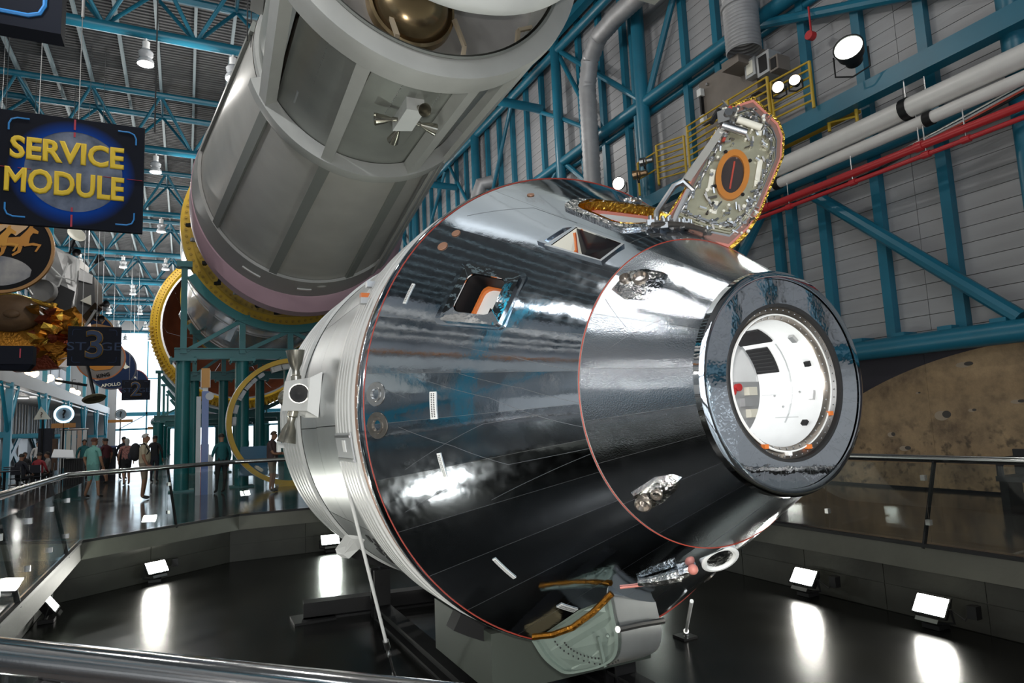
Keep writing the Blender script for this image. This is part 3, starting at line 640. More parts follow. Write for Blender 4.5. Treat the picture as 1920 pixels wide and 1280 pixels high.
for d, p in ((tan * -1 + rad * .12, q3(.12, -.14, .16)), (tan + rad * .12, q3(.12, .14, .16)), (ax * -1 + rad * .12, q3(-.20, .0, .17)), (ax + rad * .25, q3(.36, 0, .16))):
    e = obj('nozzle', bell(MB(), p, d, .33 if abs(d.dot(ax)) < .5 else .13, .04, .095), NOZ, q)
    Ln = .33 if abs(d.dot(ax)) < .5 else .13; obj('nozzle_bore', MB().lathe([(Ln * .98, .084), (Ln * .97, .05), (Ln * .9, .02), (Ln * .9, .001)], p, d, 18), BLACK, e)
    obj('throat', MB().ball(Vector(p) + d.normalized() * Ln * .45, .014, 8, 6), STEEL, e)
# ---- umbilical housing disc low on the nose
um = obj('umbilical_disc', MB().lathe([(0, .125), (.03, .13), (.036, .12), (.036, .105), (.02, .095), (.02, .001)], sf(1.31, 275, .0), (sf(1.31, 282, 1) - sf(1.31, 282, 0)) + Vector((-.35, -.2, .1)), 28), WHITEP, cap)
obj('foil_fill', MB().lathe([(.022, .09), (.034, .05), (.03, .001)], sf(1.31, 275, .0), (sf(1.31, 282, 1) - sf(1.31, 282, 0)) + Vector((-.35, -.2, .1)), 20), FOIL, um)
obj('red_collar', MB().ball(sf(1.24, 266, .03), .035, 12, 8), SALMON, um)
obj('boom', MB().path([sf(1.02, 254, .02), sf(1.1, 257, .04), sf(1.2, 262, .05)], [.025, .035, .045], 8), FOIL, um)
obj('foil_skirt', MB().path([sf(1.02, 257, .01), sf(1.12, 262, .02), sf(1.24, 268, .02)], [.03, .05, .03], 8), FOIL, um)
obj('salmon_edge', MB().path([sf(.9, 252, .006), sf(.98, 258, .008), sf(1.05, 264, .008)], .008, 6), SALMON, um)
# ---- open hatch door standing on the far edge of the opening
HN = Vector((-.5, -.85, .1)).normalized()
dp = [(3.10, 3.70, 2.98), (3.27, 3.60, 2.87), (3.47, 3.48, 2.80), (3.60, 3.42, 2.92), (3.68, 3.38, 3.04), (3.87, 3.305, 3.44), (3.905, 3.31, 3.60), (3.89, 3.325, 3.70), (3.775, 3.42, 3.90), (3.72, 3.45, 3.885), (3.66, 3.49, 3.86), (3.50, 3.55, 3.64), (3.30, 3.63, 3.28)]
dv = [Vector(p) for p in dp]; dc = sum(dv, Vector()) / len(dv)
dv = [p - HN * (p - dc).dot(HN) for p in dv]
def scl(k, d=0.0): return [dc + (p - dc) * k + HN * d for p in dv]
U = (dv[8] - dv[2]).normalized(); V = HN.cross(U)
def hp(u, v, d=0.0): return dc + U * u + V * v + HN * d
door = obj('hatch_door', MB().prism(scl(.97, -.05), HN * .05), OLIVE, cap, smooth=False)
obj('amber_edge', MB().ringprism(scl(1.11, -.10), scl(1.02, -.10), HN * .09), GOLDF, door, ang=50)
obj('salmon_rim', MB().ringprism(scl(1.04, -.02), scl(1.0, -.02), HN * .03), SALMON, door, smooth=False)
obj('brown_rim', MB().ringprism(scl(1.0, -.02), scl(.91, -.02), HN * .025), mat('brown rim', (.28, .16, .13), .4, .3), door, smooth=False)
for k_, (a, b) in enumerate(((.91, .885), (.87, .85), (.835, .815))): obj('gasket_ridge', MB().ringprism(scl(a, -.005), scl(b, -.005), HN * .022), STEEL if k_ == 0 else OLIVE, door, smooth=False)
# window in the hatch
wc = hp(-.06, -.02 if V.dot(Vector((1, 0, 0))) > 0 else .02)
n = 28; wo_ = [wc + U * .20 * math.cos(2 * PI * i / n) + V * .118 * math.sin(2 * PI * i / n) for i in range(n)]; wi_ = [wc + U * .15 * math.cos(2 * PI * i / n) + V * .08 * math.sin(2 * PI * i / n) for i in range(n)]
hw = obj('hatch_window', MB().ringprism(wo_, wi_, HN * .03), mat('amber ring', (.45, .17, .03), .35), door, ang=40)
obj('window_pane', MB().prism([p + HN * .004 for p in wi_], HN * .006), mat('hatch pane', (.12, .10, .10), .05, .6), hw, smooth=False)
obj('red_seal', MB().beam(wc - U * .11 + HN * .013, wc + U * .11 + HN * .013, .012, .006, HN), REDL, hw, smooth=False)
for a in (.6, 2.2, 3.9, 5.4): obj('clip', MB().ball(wc + U * .2 * math.cos(a) + V * .135 * math.sin(a) + HN * .03, .014, 8, 5), BLACK, hw)
# latch gear, linkage bars, pads
sgn = 1 if V.dot(Vector((1, 0, 0))) > 0 else -1
rr = random.Random(3)
lk = scl(.78, .012)
mm = MB().path(lk + [lk[0]], .009, 6, cap=False); obj('latch_linkage', mm, STEEL, door)
for i in range(len(lk)):
    a, b = lk[i], lk[(i + 1) % len(lk)]; L_ = (b - a).length
    for k_ in range(max(1, int(L_ / .085))):
        p = a.lerp(b, (k_ + .5) / max(1, int(L_ / .085)))
        mb = MB().tube(p - HN * .01, p + HN * rr.uniform(.025, .05), rr.uniform(.012, .022), 10)
        d_ = (b - a).normalized(); mb.beam(p - d_ * .035 + HN * .02, p + d_ * .03 + V * rr.uniform(-.03, .03) + HN * .02, .016, .014, HN); mb.ball(p + HN * .05, .013, 8, 5)
        obj('latch', mb, STEEL, door)
for i in range(230):
    u, v = rr.uniform(-.5, .5), rr.uniform(-.19, .19)
    if ((u + .06) / .24) ** 2 + (v / .15) ** 2 < 1: continue
    p = hp(u, v); a = rr.uniform(0, PI); e = U * math.cos(a) + V * math.sin(a); L_ = rr.uniform(.012, .035)
    mb = MB().beam(p - e * L_ + HN * .015, p + e * L_ + HN * .025, rr.uniform(.008, .018), rr.uniform(.01, .025), HN) if i % 2 else MB().tube(p, p + HN * rr.uniform(.02, .05), rr.uniform(.007, .015), 9)
    obj('fitting', mb, (STEEL, STEEL, CREAM, BRONZE)[i % 4], door)
for u, v, l in ((-.12, .16, .16), (.0, -.16, .2), (-.33, .1, .1), (-.3, -.13, .14), (.33, -.12, .08)): obj('pad', MB().beam(hp(u - l / 2, v, .006), hp(u + l / 2, v, .006), .035, .012, HN), CREAM, door, smooth=False)
gb = obj('gear_box', MB().box(hp(.36, sgn * -.14, .06), (.10, .09, .09), .4).tube(hp(.36, sgn * -.14, .06), hp(.36, sgn * -.14, .14), .03, 10).tube(hp(.40, sgn * -.10, .06), hp(.40, sgn * -.10, .12), .02, 10), STEEL, door, smooth=False)
obj('crank', MB().tube(hp(.29, sgn * -.16, .07), hp(.26, sgn * .02, .07), .03, 12), STEEL, gb); obj('red_knob', MB().ball(hp(.41, sgn * -.13, .11), .018, 8, 6), REDL, gb); obj('red_tag', MB().beam(hp(.18, sgn * -.13, .04), hp(.25, sgn * -.12, .04), .02, .02), REDL, gb); obj('grip', MB().tube(hp(.42, sgn * -.20, .05), hp(.30, sgn * -.24, .06), .02, 10), BLACK, gb); obj('piston', MB().tube(hp(.36, sgn * -.06, .06), hp(.33, sgn * .12, .05), .026, 12), CREAM, gb)
# counterbalance arm and clear guard on the near edge
obj('hinge_arm', MB().path([Vector((2.99, 3.68, 2.90)), Vector((3.02, 3.69, 3.06)), Vector((3.17, 3.66, 3.26)), Vector((3.24, 3.64, 3.30)), Vector((3.30, 3.60, 3.22))], .022, 8), STEEL, cap)
obj('hinge_arm', MB().path([Vector((3.05, 3.60, 2.88)), Vector((3.12, 3.60, 3.02)), Vector((3.25, 3.60, 3.22))], .018, 8), ZINC, cap)
obj('balance_strut', MB().tube(Vector((3.24, 3.66, 3.28)), Vector((3.58, 3.53, 3.74)), .022, 10), STEEL, cap)
obj('clear_guard', MB().beam(Vector((3.25, 3.60, 3.3)), Vector((3.52, 3.50, 3.68)), .055, .012, HN), mat('clear plastic', (.55, .54, .5), .15, .4), cap, smooth=False)
for i in range(16):
    p = sf(1.2 + rr.uniform(-.02, .1), 78 + 22 * i / 15, .03); obj('hinge_fitting', MB().box(p, (.05, .035, .04), rr.uniform(0, 3)).tube(p, p + Vector((0, 0, .05)), .014, 8), STEEL, cap, smooth=False)
obj('hinge_bar', MB().path([sf(1.27, t, .04) for t in range(74, 104, 4)], .02, 8), BRONZE, cap)
obj('crumple', MB().ball(sf(.55, 84, .0), .09, 10, 6, (1, .8, .4)), FOIL, cap)

# ---- curved fairing box hanging under the capsule
fb = thing('fairing_box', (2.6, 4.0, -.25), 'pale green metal box with curved cover hanging under the capsule', 'fairing')
GRN = mat('primer green', (.15, .19, .165), .45, .3, var=.12, vscale=4)
fL, fBL, fBR, fRT, fTR = Vector((2.20, 4.36, .09)), Vector((2.36, 4.25, -.13)), Vector((2.60, 3.95, -.03)), Vector((2.62, 3.90, .17)), Vector((2.62, 3.97, .40))
fe = Vector((.53, .22, -.09))          # along the box
ctl = [fL, fL.lerp(fBL, .5) + Vector((-.02, .02, -.01)), fBL.lerp(fL, .18) + Vector((0, .01, -.01)), fBL + Vector((.03, -.01, -.01)), fBL.lerp(fBR, .5) + Vector((0, 0, -.01)), fBR.lerp(fBL, .2), fBR.lerp(fRT, .25) + Vector((.01, -.01, 0)), fRT, fRT.lerp(fTR, .5) + Vector((-.0, .01, 0)), fTR]
for _ in range(2):
    nc = [ctl[0]]
    for p_, q_ in zip(ctl, ctl[1:]): nc += [p_.lerp(q_, .25), p_.lerp(q_, .75)]
    ctl = nc + [ctl[-1]]
n = len(ctl); pin = fe.normalized()
obj('end_plate', MB().prism([p + pin * .03 for p in ctl] + [fTR.lerp(fL, .4) + Vector((0, 0, .03))], pin * .015), GRN, fb, smooth=False)
cen = sum(ctl, Vector()) / n
vs = [p for p in ctl] + [p.lerp(cen, .10) for p in ctl]; vs += [v + pin * .035 for v in vs]; fs = []
for i in range(n - 1): fs += [(i, i + 1, n + i + 1, n + i), (2 * n + i, 2 * n + i + 1, 3 * n + i + 1, 3 * n + i), (i, i + 1, 2 * n + i + 1, 2 * n + i), (n + i, n + i + 1, 3 * n + i + 1, 3 * n + i)]
obj('end_flange', MB().add(vs, fs), GRN, fb, smooth=False)
vs = [p for p in ctl[7:]] + [p + fe for p in ctl[7:]]; k = n - 7
vs += [p.lerp(cen, .05) for p in ctl[7:]] + [p.lerp(cen, .05) + fe for p in ctl[7:]]
obj('curved_cover', MB().add(vs, [(i, i + 1, k + i + 1, k + i) for i in range(k - 1)] + [(2 * k + i, 2 * k + i + 1, 3 * k + i + 1, 3 * k + i) for i in range(k - 1)]), SMSIL, fb, ang=60)
obj('clamp_bar', MB().path([fRT.lerp(fTR, .18) - pin * .0 + Vector((-.01, -.02, 0)), fRT.lerp(fTR, .22) + fe * .5 + Vector((-.01, -.03, 0)), fRT.lerp(fTR, .2) + fe * 1.02 + Vector((0, -.02, 0))], .022, 8), STEEL, fb)
obj('upper_skirt', MB().prism([fTR, fTR + fe, fTR + fe * .95 + Vector((0, .1, .05)), fTR + fe * .05 + Vector((0, .1, .05))], Vector((0, .02, 0))), SMSIL, fb, smooth=False)
obj('amber_gasket', MB().path([fTR.lerp(fL, t) + Vector((0, -.02, .03 - .08 * math.sin(PI * t))) for t in (0, .25, .5, .75, 1)], .022, 8), GOLDD, fb)
hol = MB(); up_ = (fTR - fBR).normalized(); al = (fL - fBR).normalized()
for r0 in (.13, .19):
    for i in range(16):
        a = R(200 + 140 * i / 15); hol.ball(cen + al * (-1.25 * r0 * math.cos(a)) + up_ * (r0 * .55 * math.sin(a) + .02) + pin * .025, .007, 5, 3)
h_ = obj('hole_rows', hol, BLACK, fb, smooth=False); h_['kind'] = 'stuff'
obj('plate_rib', MB().beam(fRT.lerp(fL, .25) + pin * .02, fBR.lerp(fBL, .2) + pin * .02, .02, .025), GRN, fb, smooth=False)
obj('lug', MB().ball(fRT.lerp(fL, .14) + pin * .02, .015, 8, 5), GRN, fb)
# ---- cradle, tie rods
cr = thing('steel_cradle', (3.1, 6.0, -.95), 'low black steel cradle carrying the capsule on the pit floor', 'cradle')
obj('pedestal', MB().bx(2.3, 3.9, 5.3, 6.7, -.60, -.12), FASC if False else mat('dark olive steel', (.05, .06, .05), .5), cr, smooth=False)
for y in (5.45, 9.3): obj('saddle', MB().lathe([(0, 2.0), (.18, 2.0), (.18, 2.14), (0, 2.14)], (CX, y, CZ), (0, 1, 0), 16, 240, 300, ref=(1, 0, 0), close=True), BLACK, cr, smooth=False)
for x in (2.45, 3.75): obj('leg', MB().ibeam((x, 5.6, -.95), (x, 5.6, -.12), .22, .22, .03, (0, 1, 0)), BLACK, cr, smooth=False); obj('leg', MB().ibeam((x, 9.4, -.95), (x, 9.4, -.3), .22, .22, .03, (0, 1, 0)), BLACK, cr, smooth=False)
obj('floor_beam', MB().ibeam((1.5, 9.9, -.83), (4.7, 9.5, -.83), .22, .24, .03), BLACK, cr, smooth=False); obj('floor_beam', MB().ibeam((2.45, 4.0, -.86), (2.45, 9.6, -.86), .2, .18, .03), BLACK, cr, smooth=False); obj('floor_beam', MB().ibeam((3.75, 4.0, -.86), (3.75, 9.6, -.86), .2, .18, .03), BLACK, cr, smooth=False)
obj('base_plate', MB().bx(1.35, 1.9, 9.65, 10.1, -.95, -.92), BLACK, cr, smooth=False)
for x, y in ((2.6, 5.0), (3.3, 4.6)): obj('timber_block', MB().box((x, y, -.80), (.22, .3, .12), .5), mat('timber', (.22, .17, .09), .6), cr, smooth=False)
def rod(p, q, label):
    t = thing('tie_rod', q, label, 'tie rod', 'tie rods of the capsule'); p, q = Vector(p), Vector(q); d = (q - p).normalized(); L = (q - p).length
    obj('rod', MB().tube(p, p + d * (L - .55), .016, 10), WHITEP, t); obj('sleeve', MB().tube(p + d * (L - .60), p + d * (L - .50), .03, 10), STEEL, t)
    a = d.cross(Vector((1, 0, 0))).normalized(); m = MB()
    for k in (-1, 1): m.tube(p + d * (L - .42) + a * .03 * k, p + d * (L - .10) + a * .03 * k, .010, 8)
    m.tube(p + d * (L - .50), p + d * (L - .38), .014, 8).tube(p + d * (L - .12), q, .014, 8).beam(p + d * (L - .42) - a * .04, p + d * (L - .42) + a * .04, .03, .03).beam(p + d * (L - .11) - a * .04, p + d * (L - .11) + a * .04, .03, .03)
    obj('turnbuckle', m, STEEL, t); obj('anchor_plate', MB().box(q + Vector((0, 0, .0)), (.2, .2, .03)), BLACK, t, smooth=False)
rod((1.18, 5.72, 1.35), (1.95, 6.93, -.94), 'long white tie rod slanting from the ribbed band down to the left')
rod((3.69, 4.42, .12), (5.26, 6.46, -.94), 'short tie rod under the nose of the capsule at its far side')

# ================================================================== THE BIG HANGING STAGES (axis along Y)
AX, AZ = 3.05, 8.5
def yr(prof, n=96, a0=0, a1=360, ax=AX, az=AZ, **k): return MB().lathe(prof, (ax, 0, az), (0, 1, 0), n, a0, a1, ref=(1, 0, 0), **k)
def pol(y, r, a, ax=AX, az=AZ): return Vector((ax + r * math.cos(R(a)), y, az + r * math.sin(R(a))))
sm = thing('service_module', (AX, 10, 6.3), 'grey service module in a ribbed support cage hanging nose towards the viewer over the capsule', 'spacecraft')
NX, NZ = 2.93, 8.55     # the front ring
obj('front_ring', MB().lathe([(7.85, 2.06), (7.85, 2.33), (7.98, 2.35), (8.30, 2.33), (8.34, 2.25), (8.34, 2.06), (7.98, 2.04)], (NX, 0, NZ), (0, 1, 0), 96, ref=(1, 0, 0), close=True), SMFRAME, sm)
obj('inner_lip', MB().lathe([(7.83, 2.07), (7.83, 2.03), (8.6, 2.00), (8.6, 1.97), (7.86, 1.99)], (NX, 0, NZ), (0, 1, 0), 96, ref=(1, 0, 0)), SMDARK, sm)
bd = MB(); hr_ = .62; hx, hz = 2.84, 7.62
nn = 72; o1 = [Vector((NX + 2.02 * math.cos(2 * PI * i / nn), 8.62, NZ + 2.02 * math.sin(2 * PI * i / nn))) for i in range(nn)]
i1 = [Vector((hx + hr_ * math.cos(2 * PI * i / nn), 8.62, hz + hr_ * math.sin(2 * PI * i / nn))) for i in range(nn)]
bd.add(o1 + i1, [(i, (i + 1) % nn, nn + (i + 1) % nn, nn + i) for i in range(nn)])
obj('bulkhead', bd, mat('bulkhead grey', (.33, .315, .305), .42, .25, var=.06), sm)
dm = obj('brown_dome', MB().lathe([(8.64, .66), (8.50, .64), (8.48, .60), (8.56, .56), (8.46, .54), (8.34, .46), (8.26, .34), (8.21, .18), (8.20, .001)], (hx, 0, hz), (0, 1, 0), 48, ref=(1, 0, 0)), TANKBR, sm)
obj('dome_cap', MB().lathe([(8.16, .001), (8.17, .20), (8.20, .22), (8.3, .23)], (hx - .02, 0, hz + .16), (0, 1, 0), 32, ref=(1, 0, 0)), TANKBR, dm)
obj('dome_pipe', MB().path([(hx - .02, 8.2, hz + .16), (hx - .03, 8.05, hz + .16), (hx - .15, 7.98, hz + .26)], .03, 8), STEEL, dm)
for a, b in (((2.45, 8.0, 6.75), (2.5, 8.45, 7.3)), ((3.55, 8.55, 6.68), (3.62, 8.5, 7.15)), ((3.62, 8.5, 7.15), (3.45, 8.45, 7.5)), ((4.35, 8.3, 7.0), (4.37, 8.2, 7.4)), ((4.37, 8.2, 7.4), (4.6, 8.2, 7.5))):
    obj('strut', MB().beam(a, b, .06, .05), mat('tan strut', (.40, .33, .24), .5), sm, smooth=False)
for a0, a1 in ((170, 209), (211, 246), (248, 290), (292, 330), (332, 370), (10, 50), (50, 90), (90, 130), (130, 170)):
    q_ = obj('barrel_panel', yr([(8.3, 1.95), (12.0, 1.97)], 14, a0 + .2, a1 - .2), SMDARK, sm)
def cagebeam(a, y0=8.25, y1=11.95, wd=.20, dp=.22):
    p, q = pol(y0, 2.14, a, NX, NZ), pol(y1, 2.10, a); h = (p - Vector((NX, y0, NZ))).normalized()
    obj('cage_beam', MB().beam(p, q, wd, dp, h), SMFRAME, sm, smooth=False)
for a in (210, 248, 291, 332, 20, 60, 120, 160): cagebeam(a)
obj('cage_beam', MB().beam(pol(8.1, 2.28, 312, NX, NZ), pol(11.9, 2.24, 314), .26, .10, pol(9, 1, 312) - pol(9, 0, 312)), SMFRAME, sm, smooth=False)
obj('mid_ring', yr([(11.75, 1.98), (11.75, 2.24), (12.0, 2.26), (12.06, 2.24), (12.06, 2.0)], 60, 199, 347, close=True), SMFRAME, sm); obj('inner_hoop', yr([(11.9, 1.96), (11.9, 2.03), (12.06, 2.05)], 96), SMFRAME, sm)
SEG = [(168, 211), (211, 249), (249, 291), (291, 331), (331, 372), (12, 52), (52, 90), (90, 130), (130, 168)]
for a0, a1 in SEG: obj('adapter_panel', yr([(12.06, 2.06), (19.15, 2.86)], 14, a0 + .1, a1 - .1), SLAM, sm)
for a in (211, 249, 291, 331, 12, 52, 130, 168):
    p, q = pol(12.06, 2.09, a), pol(19.1, 2.89, a)
    obj('strap', MB().beam(p, q, .21, .07, (p - Vector((AX, 12.06, AZ)))), SMSTRAP, sm, smooth=False)
for a in (309, 316): obj('strap', MB().beam(pol(12.06, 2.2, a), pol(19.1, 2.98, a), .10 if a == 309 else .24, .06, pol(12, 1, a) - pol(12, 0, a)), SMFRAME, sm, smooth=False)
obj('end_band', yr([(18.35, 2.78), (18.35, 2.86), (19.1, 2.93), (19.62, 2.99)], 96), mat('grey end band', (.42, .41, .39), .45), sm)
lo = MB(); nn = 96; rings_ = ((19.60, 2.97, AX, 8.5), (19.62, 3.01, AX, 8.48), (19.95, 3.08, 3.09, 8.18), (20.5, 3.08, 3.1, 8.15), (20.5, 2.85, 3.1, 8.2))
lo.add([(x + r * math.cos(2 * PI * i / nn), y, z + r * math.sin(2 * PI * i / nn)) for y, r, x, z in rings_ for i in range(nn)], [(k * nn + i, k * nn + (i + 1) % nn, (k + 1) * nn + (i + 1) % nn, (k + 1) * nn + i) for k in range(4) for i in range(nn)])
obj('pink_ring', lo, PINK, sm)
for a, l in ((238, 1.6), (268, .9)): obj('cover_strip', yr([(18.92, 2.89), (18.92, 2.95), (19.06, 2.95), (19.06, 2.9)], 6, a - 4, a + 4 * l), SLAM, sm)
obj('oval_port', MB().ball(pol(18.7, 2.84, 276), .17, 14, 8, (1, .6, .5)), SLAM, sm)
m = MB()
for (a0, y0, a1, y1, n_) in ((262, 8.6, 262, 9.9, 24), (280, 8.6, 280, 11.6, 46), (262, 9.9, 280, 9.9, 26), (280, 9.9, 289, 10.9, 12), (228, 8.6, 228, 11.0, 36)):
    for i in range(n_):
        t = i / n_; m.ball(pol(y0 + (y1 - y0) * t, 1.955, a0 + (a1 - a0) * t), .012, 5, 3)
rv = obj('rivet_rows', m, STEEL, sm); rv['kind'] = 'stuff'
m = MB()
for i in range(70): m.ball(pol(19.0, 2.90, 180 + 180 * i / 70), .012, 5, 3)
rv = obj('rivet_rows', m, STEEL, sm); rv['kind'] = 'stuff'
# thruster quad of the service module
c = pol(9.6, 1.95, 270); tq = obj('thruster_quad', MB().prism([c + Vector((-.13, -.45, 0)), c + Vector((.15, -.45, 0)), c + Vector((.17, .25, 0)), c + Vector((-.12, .35, 0))], (0, 0, -.2)), WHITEP, sm, smooth=False)
for d, p in ((Vector((-1, .1, -.1)), c + Vector((-.12, .05, -.14))), (Vector((1, .15, -.12)), c + Vector((.16, .05, -.14))), (Vector((0, -.8, -.5)), c + Vector((.06, -.42, -.12))), (Vector((-.1, .9, -.3)), c + Vector((.0, .3, -.12)))):
    e = obj('nozzle', MB().lathe([(0, .03), (.08, .04), (.1, .03), (.22, .07), (.36, .10), (.34, .085), (.2, .05), (.12, .001)], p, d, 18), NOZ, tq)
obj('vent_slot', MB().box(pol(11.0, 1.95, 222), (.05, .4, .05)), ZINC, sm, smooth=False)
# hanging cables of the stage
for x, y in ((-.55, 12.6), (.9, 12.0), (.98, 12.2), (4.9, 12)):
    t = tag(obj('hanging_cable', MB().tube((x, y, 8.6 if x > 0 else 6.9), (x, y, 16.2), .012, 6), BLACKR), {-.55: 'long thin brown cable in front of the service module left flank', .9: 'first of two close cables rising from the grey mid ring into the roof', .98: 'second of two close cables rising from the grey mid ring into the roof', 4.9: 'cable rising behind the service module right flank'}[x], 'cable', 'hanging cables')
# white capsule overhead
wc_ = thing('white_capsule', (2.83, 6.6, 6.5), 'white painted capsule base seen from below in front of the service module', 'spacecraft')
obj('heat_shield_rim', MB().lathe([(6.95, .6), (6.85, 1.6), (6.72, 2.0), (6.58, 2.09), (6.44, 2.10), (6.32, 2.05)], (2.80, 0, 8.42), (0, 1, 0), 96, ref=(1, 0, 0)), WHITEP, wc_)
for a0, a1 in ((180, 262), (262.4, 292), (292.4, 360), (0, 90), (90, 180)): obj('skin_panel', MB().lathe([(6.31, 2.05), (4.3, .75)], (2.80, 0, 8.42), (0, 1, 0), 24, a0, a1, ref=(1, 0, 0)), WHITEP, wc_)
obj('nose_cap', MB().lathe([(4.3, .75), (4.1, .55), (4.05, .01)], (2.80, 0, 8.42), (0, 1, 0), 40, ref=(1, 0, 0)), WHITEP, wc_)
for a in (282, 287.5):
    p = pol(6.12, 1.93, a, 2.80, 8.42); nrm = Vector((math.cos(R(a)) * .84, -.54, math.sin(R(a)) * .84)); obj('thruster_port', MB().lathe([(.002, .075), (.008, .07), (-.05, .03), (-.05, .001)], p, nrm, 18), mat('port dark red', (.10, .015, .02), .4), wc_)
obj('support_beam', MB().beam((2.8, 6.4, 10.5), (2.8, 8.5, 10.0), .2, .2), SMFRAME, wc_, smooth=False)

# third stage: yellow flanged ring, silver tank
s4 = thing('rocket_stage', (AX, 28, 5.2), 'silver rocket stage behind the yellow bolted flange, cradled by the teal saddle', 'rocket stage')
obj('mirror_band', yr([(20.5, 3.02), (21.6, 2.98), (23.3, 3.0)], 96), mat('mirror band', (.45, .46, .48), .12, 1.0, var=.5, vscale=1.0, bump=.1, bscale=3), s4)
for i in range(14): obj('band_box', MB().box(pol(22.3 + .4 * math.sin(i * 2.1), 3.0, 172 + 13 * i), (.13, .25, .10), i), (BLACK, BLACK, ZINC)[i % 3], s4, smooth=False)
obj('yellow_flange', yr([(23.4, 2.98), (23.4, 3.28), (23.62, 3.30), (23.62, 2.98)], 120, close=True), YEL, s4)
d0 = None
for i in range(96): obj('bolt', MB().lathe([(23.40, .048), (23.375, .045), (23.375, .001)], (AX + 3.13 * math.cos(R(3.75 * i)), 0, AZ + 3.13 * math.sin(R(3.75 * i))), (0, 1, 0), 8, ref=(1, 0, 0)), YELD, s4)
for i in range(8): obj('tank_panel', yr([(23.62, 3.26), (30, 3.26), (30.05, 3.24), (36, 3.26)], 8, 45 * i + .1, 45 * i + 44.9), SILVTANK, s4)
for y in (26.5, 33): obj('tank_hoop', yr([(y, 3.27), (y, 3.30), (y + .12, 3.30), (y + .12, 3.27)], 96), STEEL, s4)
for a in (228, 243): obj('fairing', MB().beam(pol(24.5, 3.30, a), pol(29.5, 3.30, a), .22, .16, pol(24, 1, a) - pol(24, 0, a)), SILVTANK, s4, smooth=False)
obj('rear_flange', yr([(36, 3.22), (36, 3.36), (36.2, 3.36), (36.2, 3.0)], 96), YEL, s4)
obj('closing_dome', yr([(36.0, 3.2), (37.5, 2.4), (38.2, .9), (38.3, .01)], 64), BROWNI, s4)
obj('pressure_sphere', MB().ball(pol(34, 3.35, 202), .28, 12, 8), SILVTANK, s4)
# second stage: wide yellow rim, brown insulated interior
s2 = thing('rocket_stage', (AX, 55, 3.3), 'broad rocket stage with yellow rim and brown insulated interior behind the silver stage', 'rocket stage')
SX, SZ = 3.1, 8.32
obj('yellow_rim', MB().lathe([(44, 4.5), (43.9, 4.62), (44, 5.0), (44.1, 5.06), (44.9, 5.06)], (SX, 0, SZ), (0, 1, 0), 120, ref=(1, 0, 0)), YEL, s2)
m = MB()
for i in range(180):
    for r_ in (4.72, 4.92): m.ball((SX + r_ * math.cos(R(2 * i)), 43.9, SZ + r_ * math.sin(R(2 * i))), .03, 4, 3)
b_ = obj('rim_bolts', m, BROWNI, s2); b_['kind'] = 'stuff'
obj('silver_lip', MB().lathe([(44.0, 4.5), (44.0, 4.4), (44.4, 4.38)], (SX, 0, SZ), (0, 1, 0), 120, ref=(1, 0, 0)), STEEL, s2)
for i in range(12): obj('insulation_panel', MB().lathe([(44.3, 4.4), (47.5, 4.2), (49.5, 3.2), (50.5, 1.6), (50.8, .02)], (SX, 0, SZ), (0, 1, 0), 8, 30 * i + .03, 30 * i + 29.97, ref=(1, 0, 0)), BROWNI, s2)
obj('stage_skin', MB().lathe([(44.9, 5.04), (84, 5.04), (84.5, 4.5)], (SX, 0, SZ), (0, 1, 0), 72, ref=(1, 0, 0)), WHITEP, s2)
m = MB()
for i in range(64):
    a = 182 + 176 * i / 64; m.box((SX + 4.98 * math.cos(R(a)), 43.86, SZ + 4.98 * math.sin(R(a))), (.09, .1, .26), 0, 0, Matrix.Rotation(R(90 - a), 3, 'Y'))
obj('rim_teeth', m, YELD, s2, smooth=False)['kind'] = 'stuff'

# teal saddles
def saddle(y, r, xs, zbeam, zc, cr_, label, ax=AX, az=AZ, post=.12):
    t = thing('support_saddle', (ax, y, 0), label, 'support frame', 'teal support saddles')
    obj('arc_beam', MB().lathe([(y - .17, r), (y + .17, r), (y + .17, r + .26), (y - .17, r + .26)], (ax, 0, az), (0, 1, 0), 36, 212, 328, ref=(1, 0, 0), close=True), TEALG, t, ang=40)
    x0, x1 = min(xs), max(xs)
    obj('cross_beam', MB().ibeam((x0 - .25, y, zbeam), (x1 + .25, y, zbeam), .3, .34, .035), TEALG, t, smooth=False)
    for i, x in enumerate(xs):
        c_ = obj('column', MB().tube((x, y, 0), (x, y, zc), cr_, 18), TEALG, t)
        obj('cap_plate', MB().bx(x - .38, x + .38, y - .3, y + .3, zc, zc + .09), TEALG, c_, smooth=False); obj('base_plate', MB().bx(x - .35, x + .35, y - .35, y + .35, 0, .05), TEALG, c_, smooth=False)
        b0_ = obj('bolt', MB().tube((x - .33, y - .25, zc - .06), (x - .33, y - .25, zc + .13), .03, 6), TEALG, c_, smooth=False)
        for o3 in ((.66, 0, 0), (0, .5, 0), (.66, .5, 0)): piece('bolt', b0_, c_, o3)
        dx = x - ax; h = math.sqrt(max(.1, (r + .13) ** 2 - dx * dx)) if abs(dx) < r else 1.9
        ztop = az - h
        obj('post', MB().beam((x, y, zbeam), (x, y, ztop), .18, .2, (0, 1, 0)), TEALG, t, smooth=False)
        obj('post_head', MB().bx(x - .22, x + .22, y - .2, y + .2, ztop - .08, ztop + .1), TEALG, t, smooth=False)
        if i + 1 < len(xs):
            x2 = xs[i + 1]; d2 = x2 - ax; zt2 = az - math.sqrt(max(.1, (r + .13) ** 2 - d2 * d2)) if abs(d2) < r else ztop
            obj('diagonal', MB().beam((x + (.1), y, zbeam + .1) if ztop > zt2 else (x2 - .1, y, zbeam + .1), (x2, y, zt2 - .05) if ztop > zt2 else (x, y, ztop - .05), .12, .14, (0, 1, 0)), TEALG, t, smooth=False)
    return t
